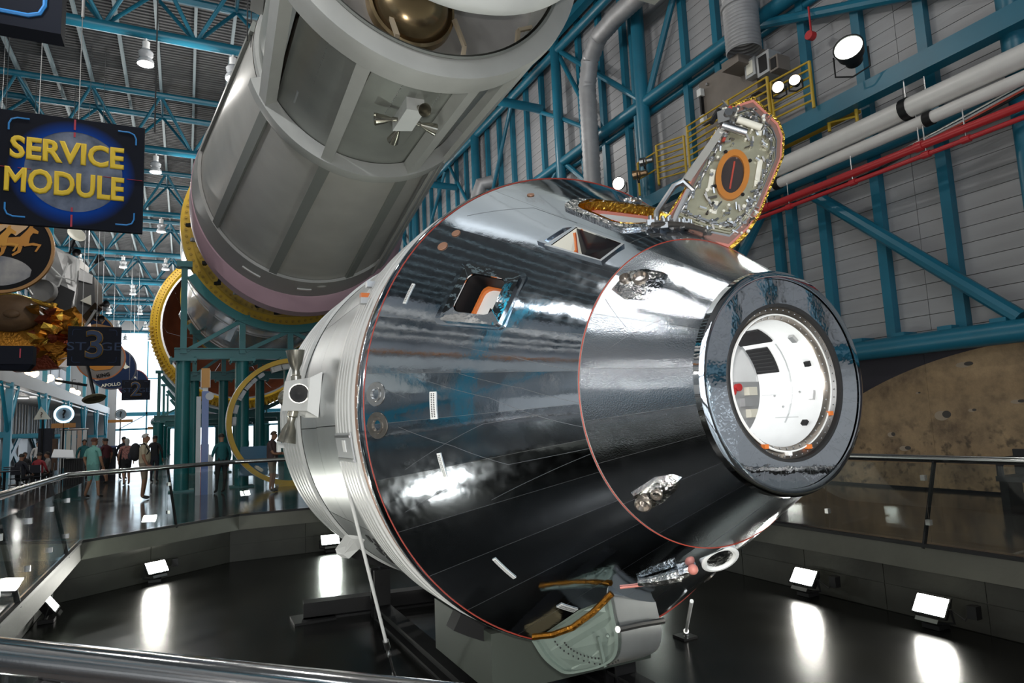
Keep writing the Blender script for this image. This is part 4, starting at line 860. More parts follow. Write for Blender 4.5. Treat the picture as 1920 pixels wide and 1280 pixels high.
saddle(22.95, 3.34, (-.08, 1.62, 3.1, 4.55, 6.2), 4.2, 3.95, .21, 'teal saddle frame on round columns under the yellow bolted flange')
saddle(33.0, 3.36, (.35, 1.55, 3.1, 4.6, 5.9), 4.35, 4.1, .20, 'teal saddle frame under the rear of the silver stage, behind the first columns')
saddle(47.5, 5.12, (-1.5, .3, 3.1, 5.9, 7.7), 2.9, 2.6, .30, 'teal saddle frame under the front of the broad stage with the brown interior', SX, SZ)
saddle(62, 5.12, (-1.6, .5, 3.1, 5.6, 7.8), 2.9, 2.6, .30, 'teal saddle frame halfway along the broad stage, far down the hall', SX, SZ)
saddle(76, 5.12, (-1.6, .5, 3.1, 5.6, 7.8), 2.9, 2.6, .30, 'teal saddle frame at the far end of the broad stage', SX, SZ)

# standing yellow hoop with equipment boxes inside
hp_ = thing('instrument_hoop', (3.1, 22.0, 0), 'thin yellow hoop standing on the floor with white boxes fixed inside it', 'exhibit ring')
obj('hoop', MB().lathe([(21.85, 1.84), (21.85, 1.98), (22.25, 1.98), (22.25, 1.84)], (3.1, 0, 1.98), (0, 1, 0), 72, ref=(1, 0, 0), close=True), YEL, hp_, ang=50)
obj('silver_edge', MB().lathe([(22.25, 1.90), (22.25, 1.985), (22.6, 1.985), (22.6, 1.90)], (3.1, 0, 1.98), (0, 1, 0), 72, ref=(1, 0, 0), close=True), STEEL, hp_, ang=50)
for a in (98, 107, 124, 133, 139, 151, 166, 178, 234, 250, 70, 50, 30, 290, 310):
    p = pol(22.3, 1.75, a, 3.1, 1.98); obj('equipment_box', MB().box(p, (.12 + .07 * (a % 4), .3, .07 + .05 * (a % 3)), 0, 0, Matrix.Rotation(R(90 - a), 3, 'Y')).box(p + Vector((0, -.19, 0)), (.2, .04, .1), 0, 0, Matrix.Rotation(R(90 - a), 3, 'Y')), (CREAM, ZINC, WHITEP)[a % 3], hp_, smooth=False)
obj('blue_panel', MB().bx(1.55, 2.35, 22.5, 22.6, .35, 1.25), mat('blue panel', (.02, .14, .26), .4), hp_, smooth=False)
obj('foot', MB().bx(2.6, 3.6, 21.8, 22.8, 0, .06), YEL, hp_, smooth=False)

# ================================================================== SIGNS
def signmat(name, c0, c1, r0, r1):
    m = bpy.data.materials.new(name); m.use_nodes = True; nt = m.node_tree; N = nt.nodes; L = nt.links; b = N['Principled BSDF']; b.inputs['Roughness'].default_value = .7; b.inputs['Specular IOR Level'].default_value = .15
    tc = N.new('ShaderNodeTexCoord'); ln = N.new('ShaderNodeVectorMath'); ln.operation = 'LENGTH'; mp = N.new('ShaderNodeMapping')
    mp.inputs['Location'].default_value = (0, 0, -1.03); L.new(tc.outputs['Object'], mp.inputs['Vector'])
    L.new(mp.outputs['Vector'], ln.inputs[0]); r = N.new('ShaderNodeValToRGB'); r.color_ramp.elements[0].position = r0; r.color_ramp.elements[1].position = r1
    r.color_ramp.elements[0].color = (*c0, 1); r.color_ramp.elements[1].color = (*c1, 1); L.new(ln.outputs['Value'], r.inputs['Fac']); L.new(r.outputs['Color'], b.inputs['Base Color'])
    return m
def moonmat(name, c0, c1, sc=2.2, det=10):
    m = bpy.data.materials.new(name); m.use_nodes = True; nt = m.node_tree; N = nt.nodes; L = nt.links; b = N['Principled BSDF']; b.inputs['Roughness'].default_value = .6
    tc = N.new('ShaderNodeTexCoord'); n = N.new('ShaderNodeTexNoise'); n.inputs['Scale'].default_value = sc; n.inputs['Detail'].default_value = det; L.new(tc.outputs['Object'], n.inputs['Vector'])
    r = N.new('ShaderNodeValToRGB'); r.color_ramp.elements[0].position = .38; r.color_ramp.elements[1].position = .66; r.color_ramp.elements[0].color = (*c0, 1); r.color_ramp.elements[1].color = (*c1, 1)
    L.new(n.outputs['Fac'], r.inputs['Fac']); L.new(r.outputs['Color'], b.inputs['Base Color']); return m
SYEL = mat('sign yellow', (.85, .58, .03), .5); SBLU = mat('sign bracket blue', (.03, .25, .65), .5); SRED = mat('sign red', (.45, .03, .06), .5)
MOONM = moonmat('sign moon', (.05, .07, .12), (.22, .26, .36))
def brackets(parent, x0, x1, z0, z1, y, L_, r_, wd, ms, which='abcd'):
    for k, (cx_, cz_, sx, sz) in zip('abcd', ((x0, z1, 1, -1), (x1, z1, -1, -1), (x0, z0, 1, 1), (x1, z0, -1, 1))):
        if k not in which: continue
        pts = [(cx_ + sx * L_, y, cz_), (cx_ + sx * r_, y, cz_), (cx_ + sx * r_ * .3, y, cz_ + sz * r_ * .3), (cx_, y, cz_ + sz * r_), (cx_, y, cz_ + sz * L_ * .8)]
        obj('corner_bracket', MB().path(pts, wd / 2, 6), ms, parent)
def sign(name, y, x0, x1, z0, z1, label, th=.10, face=None, ztop=16.44):
    t = thing(name, ((x0 + x1) / 2, y, z0), label, 'sign', 'hanging signs')
    obj('board', MB().bx(x0, x1, y, y + th, z0, z1), face or SIGNBK, t, smooth=False)
    for x in (x0 + .25 * (x1 - x0), x0 + .52 * (x1 - x0)): obj('wire', MB().tube((x, y + th / 2, z1), (x, y + th / 2, ztop), .008, 6), STEEL, t)
    return t
y = 14.0; x0, x1, z0, z1 = -3.04, -.78, 5.47, 7.55; xc, zc = (x0 + x1) / 2, (z0 + z1) / 2
sg = sign('hanging_sign', y, x0, x1, z0, z1, 'dark blue hanging sign with a moon and yellow words SERVICE MODULE', .1, signmat('sign blue halo', (.0, .055, .36), (.008, .010, .018), .74, 1.02))
obj('turnbuckle', MB().tube((xc + .05, y + .05, 9.6), (xc + .05, y + .05, 10.1), .03, 8), STEEL, sg)
obj('moon_disc', MB().lathe([(0, .001), (0, .76), (.004, .76)], (xc + .02, y - .001, zc + .02), (0, -1, 0), 56, ref=(1, 0, 0)), MOONM, sg)
brackets(sg, x0 + .14, x1 - .14, z0 + .13, z1 - .13, y - .006, .30, .12, .03, SBLU)
for a, b in (((xc, z1 - .02), (xc, z1 - .22)), ((xc, z1 - .27), (xc, z1 - .36)), ((xc, z0 + .02), (xc, z0 + .24)), ((xc, z0 + .3), (xc, z0 + .38))): obj('cross_tick', MB().beam((a[0], y - .006, a[1]), (b[0], y - .006, b[1]), .03, .006, (0, 1, 0)), SRED, sg, smooth=False)
for a, b in ((x1 - .02, x1 - .28), (x1 - .33, x1 - .41), (x1 - .46, x1 - .66), (x0 + .2, x0 + .02), (x0 + .5, x0 + .3)): obj('cross_tick', MB().beam((a, y - .006, zc - .02), (b, y - .006, zc - .02), .006, .03, (0, 1, 0)), SRED, sg, smooth=False)
textmesh('word_service', 'SERVICE', .55, SYEL, sg, face_minus_y(xc - .08, y - .018, z1 - .70), .004, .021, .88)
textmesh('word_module', 'MODULE', .60, SYEL, sg, face_minus_y(xc - .11, y - .018, z1 - 1.30), .004, .021, .76)
sg = sign('hanging_sign', 8.0, -3.52, -1.25, 5.92, 8.0, 'dark boxed sign cut by the upper left corner of the photo', .26)
brackets(sg, -3.4, -1.40, 6.06, 7.86, 7.995, .55, .14, .045, SBLU, 'cd')
OUT = mat('sign outline gold', (.27, .16, .035), .6); SDK = mat('sign dim blue', (.010, .030, .085), .6)
def stage_sign(y, x0, x1, z0, z1, num, label):
    g = sign('stage_sign', y, x0, x1, z0, z1, label, .12); xc, zc = (x0 + x1) / 2, (z0 + z1) / 2; h = z1 - z0
    textmesh('stage_word', 'STAGE', h * .30, SDK, g, face_minus_y(xc, y - .004, zc - .02 * h), .002, .0, 1.38)
    textmesh('number_outline', num, h * .98, OUT, g, face_minus_y(xc, y - .010, zc + .0 * h), .003, .026 * h, 1.0)
    textmesh('number_fill', num, h * .98, SDK, g, face_minus_y(xc, y - .020 - .036 * h, zc + .0 * h), .003, .006 * h, 1.0)
    brackets(g, x0 + .1 * h, x1 - .1 * h, z0 + .08 * h, z1 - .08 * h, y - .004, .18 * h, .05 * h, .014 * h, SDK)
    return g
stage_sign(27.9, -3.78, -2.14, 4.31, 5.72, '3', 'dark square sign reading STAGE 3 below the lunar lander')
stage_sign(52, -3.87, -2.18, 4.30, 5.67, '2', 'small dark sign reading STAGE 2 before the far window')
sg = sign('hanging_sign', 22, -5.9, -3.77, 3.78, 4.28, 'black sign box with a red tick under the gold lander stage', .5)
obj('cross_tick', MB().beam((-4.05, 21.99, 4.2), (-4.05, 21.99, 3.95), .03, .01, (0, 1, 0)), SRED, sg, smooth=False)
obj('lower_board', MB().prism([(-5.9, 22, 3.78), (-3.77, 22, 3.78), (-3.9, 22.1, 3.62), (-5.9, 22.1, 3.7)], (0, .4, 0)), SIGNBK, sg, smooth=False)

# ================================================================== MISSION PATCHES
def patch_sign(x, y, z, r, rim, bg, label):
    t = thing('mission_patch', (x, y, z - r), label, 'patch sign', 'round mission patch signs')
    obj('disc', MB().lathe([(0, .001), (0, r * .94), (.12, r * .94), (.12, .001)], (x, y, z), (0, 1, 0), 64, ref=(1, 0, 0)), bg, t, ang=40)
    obj('rim', MB().lathe([(-.02, r), (-.02, r * .94), (.14, r * .94), (.14, r)], (x, y, z), (0, 1, 0), 64, ref=(1, 0, 0), close=True), rim, t, ang=40)
    obj('wire', MB().tube((x, y + .06, z + r), (x, y + .06, 16.44), .012, 6), STEEL, t)
    return t
PBK = mat('patch black', (.010, .010, .012), .7, spec=.15); PBL = mat('patch navy', (.012, .025, .07), .7, spec=.15); PGO = mat('patch gold rim', (.34, .17, .05), .5); POR = mat('patch orange', (.55, .22, .03), .5); PHO = mat('patch horse', (.48, .20, .02), .5); PMN = moonmat('patch moon', (.16, .17, .20), (.42, .40, .38), 1.2)
px_, py_, pz_, pr_ = -5.50, 26, 7.98, 1.52
p = patch_sign(px_, py_, pz_, pr_, PGO, PBK, 'black round patch sign with orange horses galloping over a moon')
def flat(parent, name, pts, ms, d=.02, yy=None, cx_=None, cz_=None, k=1.0):
    yy = py_ if yy is None else yy
    return obj(name, MB().prism([(cx_ + a * k, yy - d, cz_ + b * k) for a, b in pts], (0, .012, 0)), ms, parent, smooth=False)
arc = [(1.62 * math.cos(R(a)), 1.05 * math.sin(R(a)) - 1.55) for a in range(20, 161, 10)]; cut = [(math.cos(R(a)) * 2.14, math.sin(R(a)) * 2.14) for a in range(222, 320, 7)]
flat(p, 'moon', arc + cut, PMN, .015, cx_=px_, cz_=pz_, k=.60)
def horse(parent, ox, oz, k, ms, d):
    body = [(-.55, .1), (-.45, .32), (-.1, .36), (.25, .42), (.5, .75), (.62, .98), (.72, 1.0), (.70, .88), (.92, .72), (.90, .60), (.72, .62), (.62, .45), (.58, .15), (.40, .02), (.1, -.05), (-.25, -.02), (-.5, -.08)]
    h = flat(parent, 'horse', body, ms, d, cx_=ox, cz_=oz, k=k)
    for nm, pts in (('leg', [(.40, .1), (.75, .18), (1.05, .12), (.88, -.22), (.80, -.22), (.92, .04), (.7, .06), (.42, -.02)]), ('leg', [(.2, .02), (.36, -.02), (.30, -.28), (.02, -.48), (-.02, -.40), (.18, -.22)]), ('leg', [(-.55, .12), (-.35, -.02), (-.55, -.32), (-.85, -.45), (-.85, -.37), (-.65, -.25)]), ('leg', [(-.4, .05), (-.2, -.02), (-.3, -.38), (-.45, -.55), (-.5, -.48), (-.4, -.3)]), ('mane', [(.1, .44), (.45, .80), (.6, 1.02), (.2, .98), (-.4, .92), (-.7, .80), (-.2, .76), (-.1, .60)]), ('tail', [(-.5, .25), (-.9, .35), (-1.3, .2), (-.95, .24), (-.55, .1)])):
        q_ = obj(nm, MB().prism([(ox + a * k, py_ - d - .012, oz + b * k) for a, b in pts], (0, .008, 0)), mat('patch mane', (.62, .40, .22), .5) if nm == 'mane' else ms, h, smooth=False)
horse(p, px_ + .38, pz_ + .06, .74, PHO, .03); horse(p, px_ - .18, pz_ + .02, .70, mat('patch horse light', (.58, .27, .03), .5), .05); horse(p, px_ - .70, pz_ + .0, .68, PHO, .07)
flat(p, 'sun_ray', [(-.6, .8), (.0, .7), (.25, 1.6), (-.9, 1.7)], POR, .06, cx_=px_, cz_=pz_, k=.6)
p = patch_sign(-4.66, 40, 6.95, 1.36, PGO, PBL, 'navy round patch sign half hidden behind the lander legs, tan hand motif')
textmesh('patch_word', 'ON', .34, PGO, p, face_minus_y(-4.1, 39.97, 7.85) @ Matrix.Rotation(R(-28), 4, 'Z'), .004, .01)
flat(p, 'tan_wing', [(-.6, .6), (.4, .9), (1.3, .7), (.9, .4), (1.2, .25), (.4, .2), (-.4, .1)], PGO, .02, 40, -4.5, 6.95, .8)
p = patch_sign(-4.40, 44.5, 6.35, 1.25, mat('patch rust rim', (.42, .14, .05), .5), mat('patch grey', (.22, .20, .19), .5), 'grey round patch sign with a rust rim directly behind the STAGE 3 board')
flat(p, 'swirl', [(-1.2, -.4), (-.2, .0), (.6, -.5), (1.1, -.3), (.6, -.8), (-.3, -.9)], POR, .02, 44.5, -4.40, 6.35, .8)
textmesh('patch_word', 'KING', .28, PBK, p, face_minus_y(-4.25, 44.47, 5.36) @ Matrix.Rotation(R(12), 4, 'Z'), .003, .008)
p = patch_sign(-4.80, 56, 6.85, 1.55, mat('patch dark rim', (.05, .05, .07), .5), PBL, 'navy round patch sign lettered APOLLO IX above the far visitors')
textmesh('patch_word', 'APOLLO IX', .32, CREAM, p, face_minus_y(-4.65, 55.97, 5.66) @ Matrix.Rotation(R(6), 4, 'Z'), .003, .006)
flat(p, 'white_craft', [(.6, .5), (1.0, .7), (1.1, .3), (1.4, .1), (1.0, -.1), (.7, .2)], CREAM, .02, 56, -4.80, 6.85, .8); flat(p, 'small_craft', [(-1.4, -.9), (-1.1, -.6), (-.8, -.9), (-1.0, -1.1), (-1.3, -1.1)], CREAM, .02, 56, -4.80, 6.85, .8)
p = patch_sign(-4.1, 66, 6.5, 1.2, mat('patch red rim', (.30, .05, .05), .5), PBL, 'navy round patch sign with a red rim farthest along, behind STAGE 2')
flat(p, 'white_letter', [(-.2, .9), (.1, .9), (.35, .5), (.2, .5), (-.1, .7)], CREAM, .02, 66, -4.1, 6.5, .8); flat(p, 'red_swoosh', [(-1.2, -.6), (.5, -1.1), (1.0, -.5), (.3, -.8)], SRED, .02, 66, -4.1, 6.5, .8)

# ================================================================== LUNAR LANDER
ll = thing('lunar_lander', (-5, 30, 3.5), 'lunar lander hung on its side with grey faceted cabin and gold foil base', 'spacecraft')
LG = mat('lander grey', (.40, .40, .40), .35, .35, var=.1, vscale=2); LD = mat('lander black', (.014, .014, .016), .4)
def poly3(name, pts, ext, ms, par=ll): return obj(name, MB().prism(pts, ext), ms, par, smooth=False)
cabn = poly3('cabin', [(-5.0, 29.6, 6.3), (-5.0, 29.6, 7.6), (-4.55, 29.8, 8.6), (-3.75, 30, 8.2), (-3.85, 29.6, 6.3), (-4.3, 29.4, 5.9)], (.1, 1.8, .1), LG)
poly3('cabin_facet', [(-4.55, 29.5, 6.25), (-3.95, 29.5, 6.05), (-3.85, 29.5, 6.85), (-4.35, 29.5, 7.1)], (0, .25, 0), LD); poly3('cabin_side', [(-3.80, 29.6, 5.6), (-3.2, 29.8, 6.5), (-3.25, 29.8, 7.5), (-3.72, 29.7, 7.8)], (.1, 1.6, 0), LD)
poly3('side_panel', [(-3.74, 29.58, 7.3), (-3.3, 29.7, 7.2), (-3.3, 29.7, 7.55), (-3.72, 29.6, 7.75)], (0, .1, 0), LG); poly3('window_facet', [(-3.65, 29.55, 6.5), (-3.3, 29.6, 6.35), (-3.32, 29.6, 6.75)], (0, .1, 0), CREAM)
for a, b in (((-4.95, 29.5, 7.0), (-4.35, 29.5, 7.0)), ((-4.35, 29.5, 7.0), (-4.1, 29.6, 7.95)), ((-4.85, 29.5, 8.0), (-4.3, 29.5, 7.4)), ((-4.45, 29.5, 7.4), (-3.8, 29.5, 7.25)), ((-3.82, 29.5, 7.2), (-3.8, 29.5, 8.1))): obj('white_strut', MB().tube(a, b, .03, 8), WHITEP, ll)
obj('round_drum', MB().lathe([(0, .001), (0, .42), (.3, .42)], (-4.72, 29.4, 6.75), (-.3, -1, 0), 20), LG, ll)
dsh = obj('dish_antenna', MB().lathe([(0, .02), (.05, .2), (.14, .33), (.15, .33), (.07, .2), (.02, .001)], (-3.88, 29.4, 8.95), (.45, -.7, .4), 24), CREAM, ll); obj('boom', MB().tube((-3.88, 29.5, 8.9), (-4.1, 29.9, 8.4), .04, 8), LD, dsh)
obj('thruster', MB().lathe([(0, .06), (.1, .07), (.32, .16), (.3, .14), (.1, .03)], (-3.95, 29.5, 8.5), (.4, -.5, -.5), 14), LD, ll); obj('thruster', MB().lathe([(0, .06), (.1, .07), (.32, .16), (.3, .14), (.1, .03)], (-3.2, 29.5, 8.0), (.5, -.5, .4), 14), LD, ll)
for i, (a, b) in enumerate(((-3.0, 6.35), (-3.3, 6.1), (-3.15, 5.9))): obj('thruster', MB().lathe([(0, .05), (.1, .06), (.3, .15), (.28, .12), (.1, .03)], (a, 29.6, b), (.6, -.5, .1 - .2 * i), 12), LD, ll)
ds = poly3('gold_base', [(-6.9, 29.8, 3.9), (-6.9, 29.8, 6.0), (-6.0, 29.6, 6.3), (-4.7, 29.5, 5.6), (-3.6, 29.6, 5.5), (-3.4, 29.8, 4.6), (-4.3, 29.8, 3.5), (-5.6, 29.9, 3.3)], (0, 2.2, .2), GOLDD)
obj('brown_dome', MB().ball((-5.75, 29.3, 5.4), .95, 24, 12, (1.05, .6, .72)), mat('brown blanket', (.15, .085, .04), .6, var=.2, bump=.8, bscale=6), ll)
obj('brown_knob', MB().ball((-5.6, 28.75, 5.3), .2, 12, 8, (1.3, .5, .8)), mat('brown blanket', (0, 0, 0)), ll)
for pts, r_ in (([(-6.6, 29.4, 6.1), (-5.6, 29.3, 6.05), (-4.5, 29.2, 5.7)], .09), ([(-4.9, 29.2, 4.2), (-4.6, 29.2, 5.0), (-4.4, 29.2, 5.8)], .12), ([(-4.7, 29.2, 4.3), (-4.2, 29.2, 4.8), (-3.7, 29.2, 5.3)], .12), ([(-3.6, 29.3, 4.3), (-3.55, 29.3, 5.1)], .08)): obj('gold_tube', MB().path(pts, r_, 8), GOLDF, ll)
poly3('gold_skirt', [(-5.2, 29.3, 4.4), (-4.5, 29.1, 5.2), (-3.6, 29.2, 4.9), (-3.5, 29.3, 4.0), (-4.3, 29.3, 3.7)], (0, .3, 0), GOLDD); poly3('red_skirt', [(-6.4, 29.4, 3.9), (-4.6, 29.3, 3.9), (-4.2, 29.4, 3.4), (-5.6, 29.5, 3.3)], (0, .4, 0), mat('red brown foil', (.16, .03, .012), .3, .7, bump=1, bscale=12))
for a, b in (((-5.6, 29.3, 6.9), (-5.1, 29.3, 6.1)), ((-6.6, 29.2, 6.0), (-5.3, 29.2, 5.6)), ((-3.6, 29.2, 4.6), (-3.1, 29.2, 5.6)), ((-5.1, 29.0, 5.7), (-4.6, 29.0, 5.2))): obj('landing_strut', MB().tube(a, b, .05, 8), LG, ll)
obj('leg', MB().tube((-3.35, 29.3, 4.6), (-3.05, 29.2, 3.25), .06, 10), LD, ll); obj('leg', MB().tube((-3.2, 29.3, 5.9), (-3.45, 29.3, 4.5), .05, 10), LG, ll); obj('leg', MB().tube((-4.3, 29.3, 3.9), (-3.3, 29.2, 3.7), .05, 10), LD, ll)
obj('footpad', MB().lathe([(0, .35), (.06, .40), (.10, .36), (.12, .08), (.2, .06)], (-3.05, 29.2, 3.15), (-.2, .3, .9), 22), mat('footpad', (.16, .14, .08), .5, .3), ll)
rf = random.Random(11); REDF = mat('red brown foil', (0, 0, 0))
for i in range(26):
    cx_, cz_ = rf.uniform(-5.0, -3.7), rf.uniform(3.9, 5.5); yy = 29.0 - rf.uniform(0, .25)
    pts = [(cx_ + rf.uniform(.12, .42) * math.cos(R(60 * k + rf.uniform(-20, 20))), yy + rf.uniform(-.12, .12), cz_ + rf.uniform(.10, .32) * math.sin(R(60 * k + rf.uniform(-20, 20)))) for k in range(6)]
    c_ = Vector((cx_, yy - .14, cz_)); mb = MB().add(pts + [c_, c_ + Vector((0, .3, 0))], [(k, (k + 1) % 6, 6) for k in range(6)] + [((k + 1) % 6, k, 7) for k in range(6)])
    obj('gold_flap', mb, (GOLDF, GOLDD, GOLDD, REDF)[i % 4 if cz_ > 4.3 else 3 - (i % 2)], ll, smooth=False)
for x in (-5.5, -4.2): obj('wire', MB().tube((x, 30.5, 8.2), (x, 30.5, 16.2), .012, 6), STEEL, ll)

for ch in ll.children:
    k = ch.name.split('.')[0]
    if k in ('gold_base', 'brown_dome', 'brown_knob', 'gold_tube', 'gold_skirt', 'gold_flap', 'red_skirt', 'landing_strut'): ch.location.z += .95
    elif k in ('leg', 'footpad', 'wire'): pass
    else: ch.location.z += .45

# ================================================================== CEILING LAMPS
LG_ = mat('lamp glass', (.42, .44, .46), .10, 0.0, spec=.9); LGLOW = glow('lamp glow', (1, .98, .93), 7.0); WMET = mat('lamp white metal', (.75, .76, .76), .4)
LAMPG = 'round ceiling lamps under the trusses'
def highbay(x, y, label, lit, light):
    t = thing('ceiling_lamp', (x, y, 12.95), label, 'lamp', LAMPG)
    obj('hanger', MB().tube((x, y, 13.85), (x, y, 13.68), .03, 8), WMET, t)
    obj('ballast', MB().tube((x, y, 13.54), (x, y, 13.72), .10, 14, .11).ball((x, y, 13.54), .11, 12, 6), WMET, t)
    obj('upper_globe', MB().lathe([(13.50, .06), (13.46, .15), (13.37, .215), (13.27, .20), (13.20, .13)], (x, y, 0), (0, 0, 1), 20), LG_, t)
    lo = obj('lower_globe', MB().lathe([(13.21, .13), (13.14, .21), (13.06, .24), (13.0, .23)], (x, y, 0), (0, 0, 1), 20), LG_, t)
    obj('lens', MB().lathe([(13.0, .23), (12.97, .14), (12.96, .001)], (x, y, 0), (0, 0, 1), 20), LGLOW if lit else LG_, lo)
    if light: lamp('lamp_light', 'POINT', (x, y, 12.8), HIGHBAY, (1, .97, .92), .2, t)
    return t
ABOVE = ['hung under the nearest truss'] + ['hung under the %s truss' % o for o in ORD[1:]]
for i in range(-2, 8):  # negative rows are unseen lamps added to light the hall front
    y = 22 + 9.35 * i
    xs = {0: (-1.25, 1.22, 8.7), 1: (-1.3, 1.25, 8.7)}.get(i, (-6.3, -3.85, -1.35, 8.7) if i > 1 else (-6.3, -1.3, 3.7))  # rightmost lamps are hidden ones, added to light the upper right wall
    for x in xs:
        if i < 0: lab = 'round ceiling lamp above and behind the %s of the hall front' % {-6.3: 'left side', -1.3: 'left middle', 3.7: 'middle', 8.7: 'right side'}[x] + (' row one' if i == -1 else ' row two')
        else: lab = 'double globe lamp %s, %s' % (ABOVE[i], {-6.3: 'fourth from the silver stage', -3.85: 'third from the silver stage', -1.35: 'second from the silver stage', 1.2: 'next to the silver stage', -1.25: 'the left one of two', 1.22: 'the right one of two', -1.3: 'beside the SERVICE MODULE sign', 1.25: 'close to the silver stage', 8.7: 'beyond the rockets towards the right wall'}[x])
        highbay(x, y, lab, i != 0, True)

# ================================================================== RIGHT WALL EQUIPMENT
def tg(name, mb, ms, label, cat, group=None, **k): return tag(obj(name, mb, ms, **k), label, cat, group)
xb = 12.2
tg('crane_beam', MB().beam((xb, -14, 7.95), (xb, 17.3, 7.85), .30, .36), TEAL, 'deep teal box beam running along the wall in front of the catwalk', 'beam', smooth=False)
def pipe(name, y0, z0, y1, z1, r, ms, label, x=12.1, clamps=()):
    t = thing(name, (x, (y0 + y1) / 2, min(z0, z1) - r), label, 'pipe'); obj('pipe_run', MB().tube((x, y0, z0), (x, y1, z1), r, 18), ms, t)
    for y in clamps:
        z = z0 + (z1 - z0) * (y - y0) / (y1 - y0); obj('clamp', MB().lathe([(-.07, r + .02), (.07, r + .02), (.07, r), (-.07, r)], (x, y, z), (0, 1, 0), 18, ref=(1, 0, 0), close=True), BLACK if r > .1 else ms, t)
        obj('hanger_rod', MB().tube((x, y, z + r), (x, y, z + r + .7), .012, 6), STEEL, t)
    return t
pipe('air_pipe', -14, 7.18, 13.5, 7.13, .19, PIPEW, 'large white pipe below the teal beam on the right wall', 12.1, (7.35, 11, 3))
pipe('air_pipe', -14, 6.82, 13.5, 6.80, .115, PIPEW, 'thinner white pipe directly under the large white pipe', 12.15, (7.0, 10.5))
pipe('sprinkler_pipe', -14, 6.35, 14.5, 6.34, .075, REDP, 'thick red sprinkler pipe, upper of the two red ones', 12.1, (7.2, 10.8))
pipe('sprinkler_pipe', -14, 6.12, 14.5, 6.16, .045, REDP, 'thin red sprinkler pipe, lower of the two red ones', 12.1, (6.4, 7.1, 8.6, 10.2))
for i, (a, b) in enumerate(((6.62, 6.42), (6.58, 6.36), (6.68, 6.44), (6.54, 6.3))):
    tg('conduit', MB().path([(12.18, 2, a + .13), (12.18, 5.5, a + .04), (12.18, 6.5, a - .1), (12.18, 8.1, b - .06), (12.18, 14, b - .1)], .02, 6), (ZINC, REDL, STEEL, BLACK)[i], '%s conduit bundled behind the red pipes, %s of four' % (('grey', 'red', 'bright steel', 'black')[i], ('second highest', 'third', 'topmost', 'lowest')[i]), 'conduit')
tg('walkway_floor', MB().bx(12.32, 12.6, 8.6, 13.0, 7.72, 7.78), YELD, 'yellow underside of the catwalk behind the teal beam', 'walkway', smooth=False)
# catwalk railings
def guard(y0, z0, y1, z1, h, n, label, x=11.95, ends=None):
    t = thing('catwalk_railing', (x, (y0 + y1) / 2, min(z0, z1)), label, 'railing', 'yellow catwalk railings')
    for y, z in ((y0, z0), (y1, z1)): obj('post', MB().tube((x, y, z), (x, y, z + h), .035, 8), RAILY, t)
    if abs(y1 - y0) > 2.2: ym = (y0 + y1) / 2; zm = (z0 + z1) / 2; obj('post', MB().tube((x, ym, zm), (x, ym, zm + h), .03, 8), RAILY, t)
    for k in range(n): z = h * (1 - k / n); obj('bar', MB().tube((x, y0, z0 + z), (x, y1, z1 + z), .024, 8), RAILY, t)
    return t
guard(15.3, 8.1, 14.4, 8.1, 1.0, 2, 'short yellow railing at the landing end, beside the twin can lamps')
guard(14.35, 8.1, 13.2, 7.9, 1.15, 7, 'yellow seven bar landing railing just left of the open hatch door', 11.9)
guard(13.05, 8.1, 11.6, 8.12, 1.15, 7, 'yellow catwalk railing in front of the left half of the brown cabinet', 11.9)
guard(11.55, 8.12, 10.3, 8.1, 1.15, 7, 'yellow catwalk railing in front of the right half of the brown cabinet', 11.9)
guard(10.25, 8.05, 9.2, 8.0, 1.05, 6, 'yellow catwalk railing at the lit flood lamps', 11.95)
guard(9.15, 7.5, 8.5, 7.35, .6, 3, 'low yellow stair railing half hidden by the teal beam', 12.3)
# cabinet, ducts, boxes
hv = thing('air_handler', (12.45, 12, 8.9), 'large brown air handling cabinet behind the yellow railing', 'cabinet')
obj('cabinet_body', MB().prism([(12.35, 12.95, 9.3), (12.35, 12.95, 10.5), (12.35, 11.2, 10.45), (12.35, 11.2, 9.3)], (.5, 0, 0)), HVACM, hv, smooth=False)
obj('side_panel', MB().bx(12.3, 12.85, 10.95, 11.19, 9.3, 10.45), HVACM, hv, smooth=False); obj('lower_body', MB().bx(12.4, 12.85, 11.0, 12.9, 8.0, 9.28), HVACM, hv, smooth=False)
obj('switch_box', MB().bx(12.2, 12.33, 12.75, 12.9, 10.05, 10.25), WHITEP, hv, smooth=False); obj('cable_tray', MB().bx(12.24, 12.33, 12.8, 12.86, 9.3, 10.05), BLACK, hv, smooth=False); obj('switch_box', MB().bx(12.2, 12.33, 12.72, 12.86, 9.3, 9.5), WHITEP, hv, smooth=False)
for y, z in ((12.6, 10.3), (11.4, 10.2), (11.05, 10.1)): obj('latch', MB().bx(12.28, 12.35, y - .03, y + .03, z - .03, z + .03), STEEL, hv, smooth=False)
dt = thing('vertical_duct', (11.9, 10.9, 10.1), 'wide grey vertical duct dropping onto the brown cabinet', 'duct')
m = MB(); prof = []
for k in range(66): z = 10.16 + .088 * k; prof += [(z, .395), (z + .03, .415), (z + .06, .395)]
obj('duct_body', m.lathe(prof, (11.88, 10.88, 0), (0, 0, 1), 28), DUCTM, dt); obj('joint_band', MB().lathe([(11.25, .40), (11.27, .45), (11.35, .45), (11.37, .40)], (11.88, 10.88, 0), (0, 0, 1), 28), DUCTM, dt); obj('duct_boot', MB().bx(11.75, 12.36, 10.95, 11.5, 9.95, 10.16), HVACM, dt, smooth=False)
dt = thing('flexible_duct', (12.1, 17.4, 2.9), 'ribbed grey flexible duct bending up towards the ceiling', 'duct')
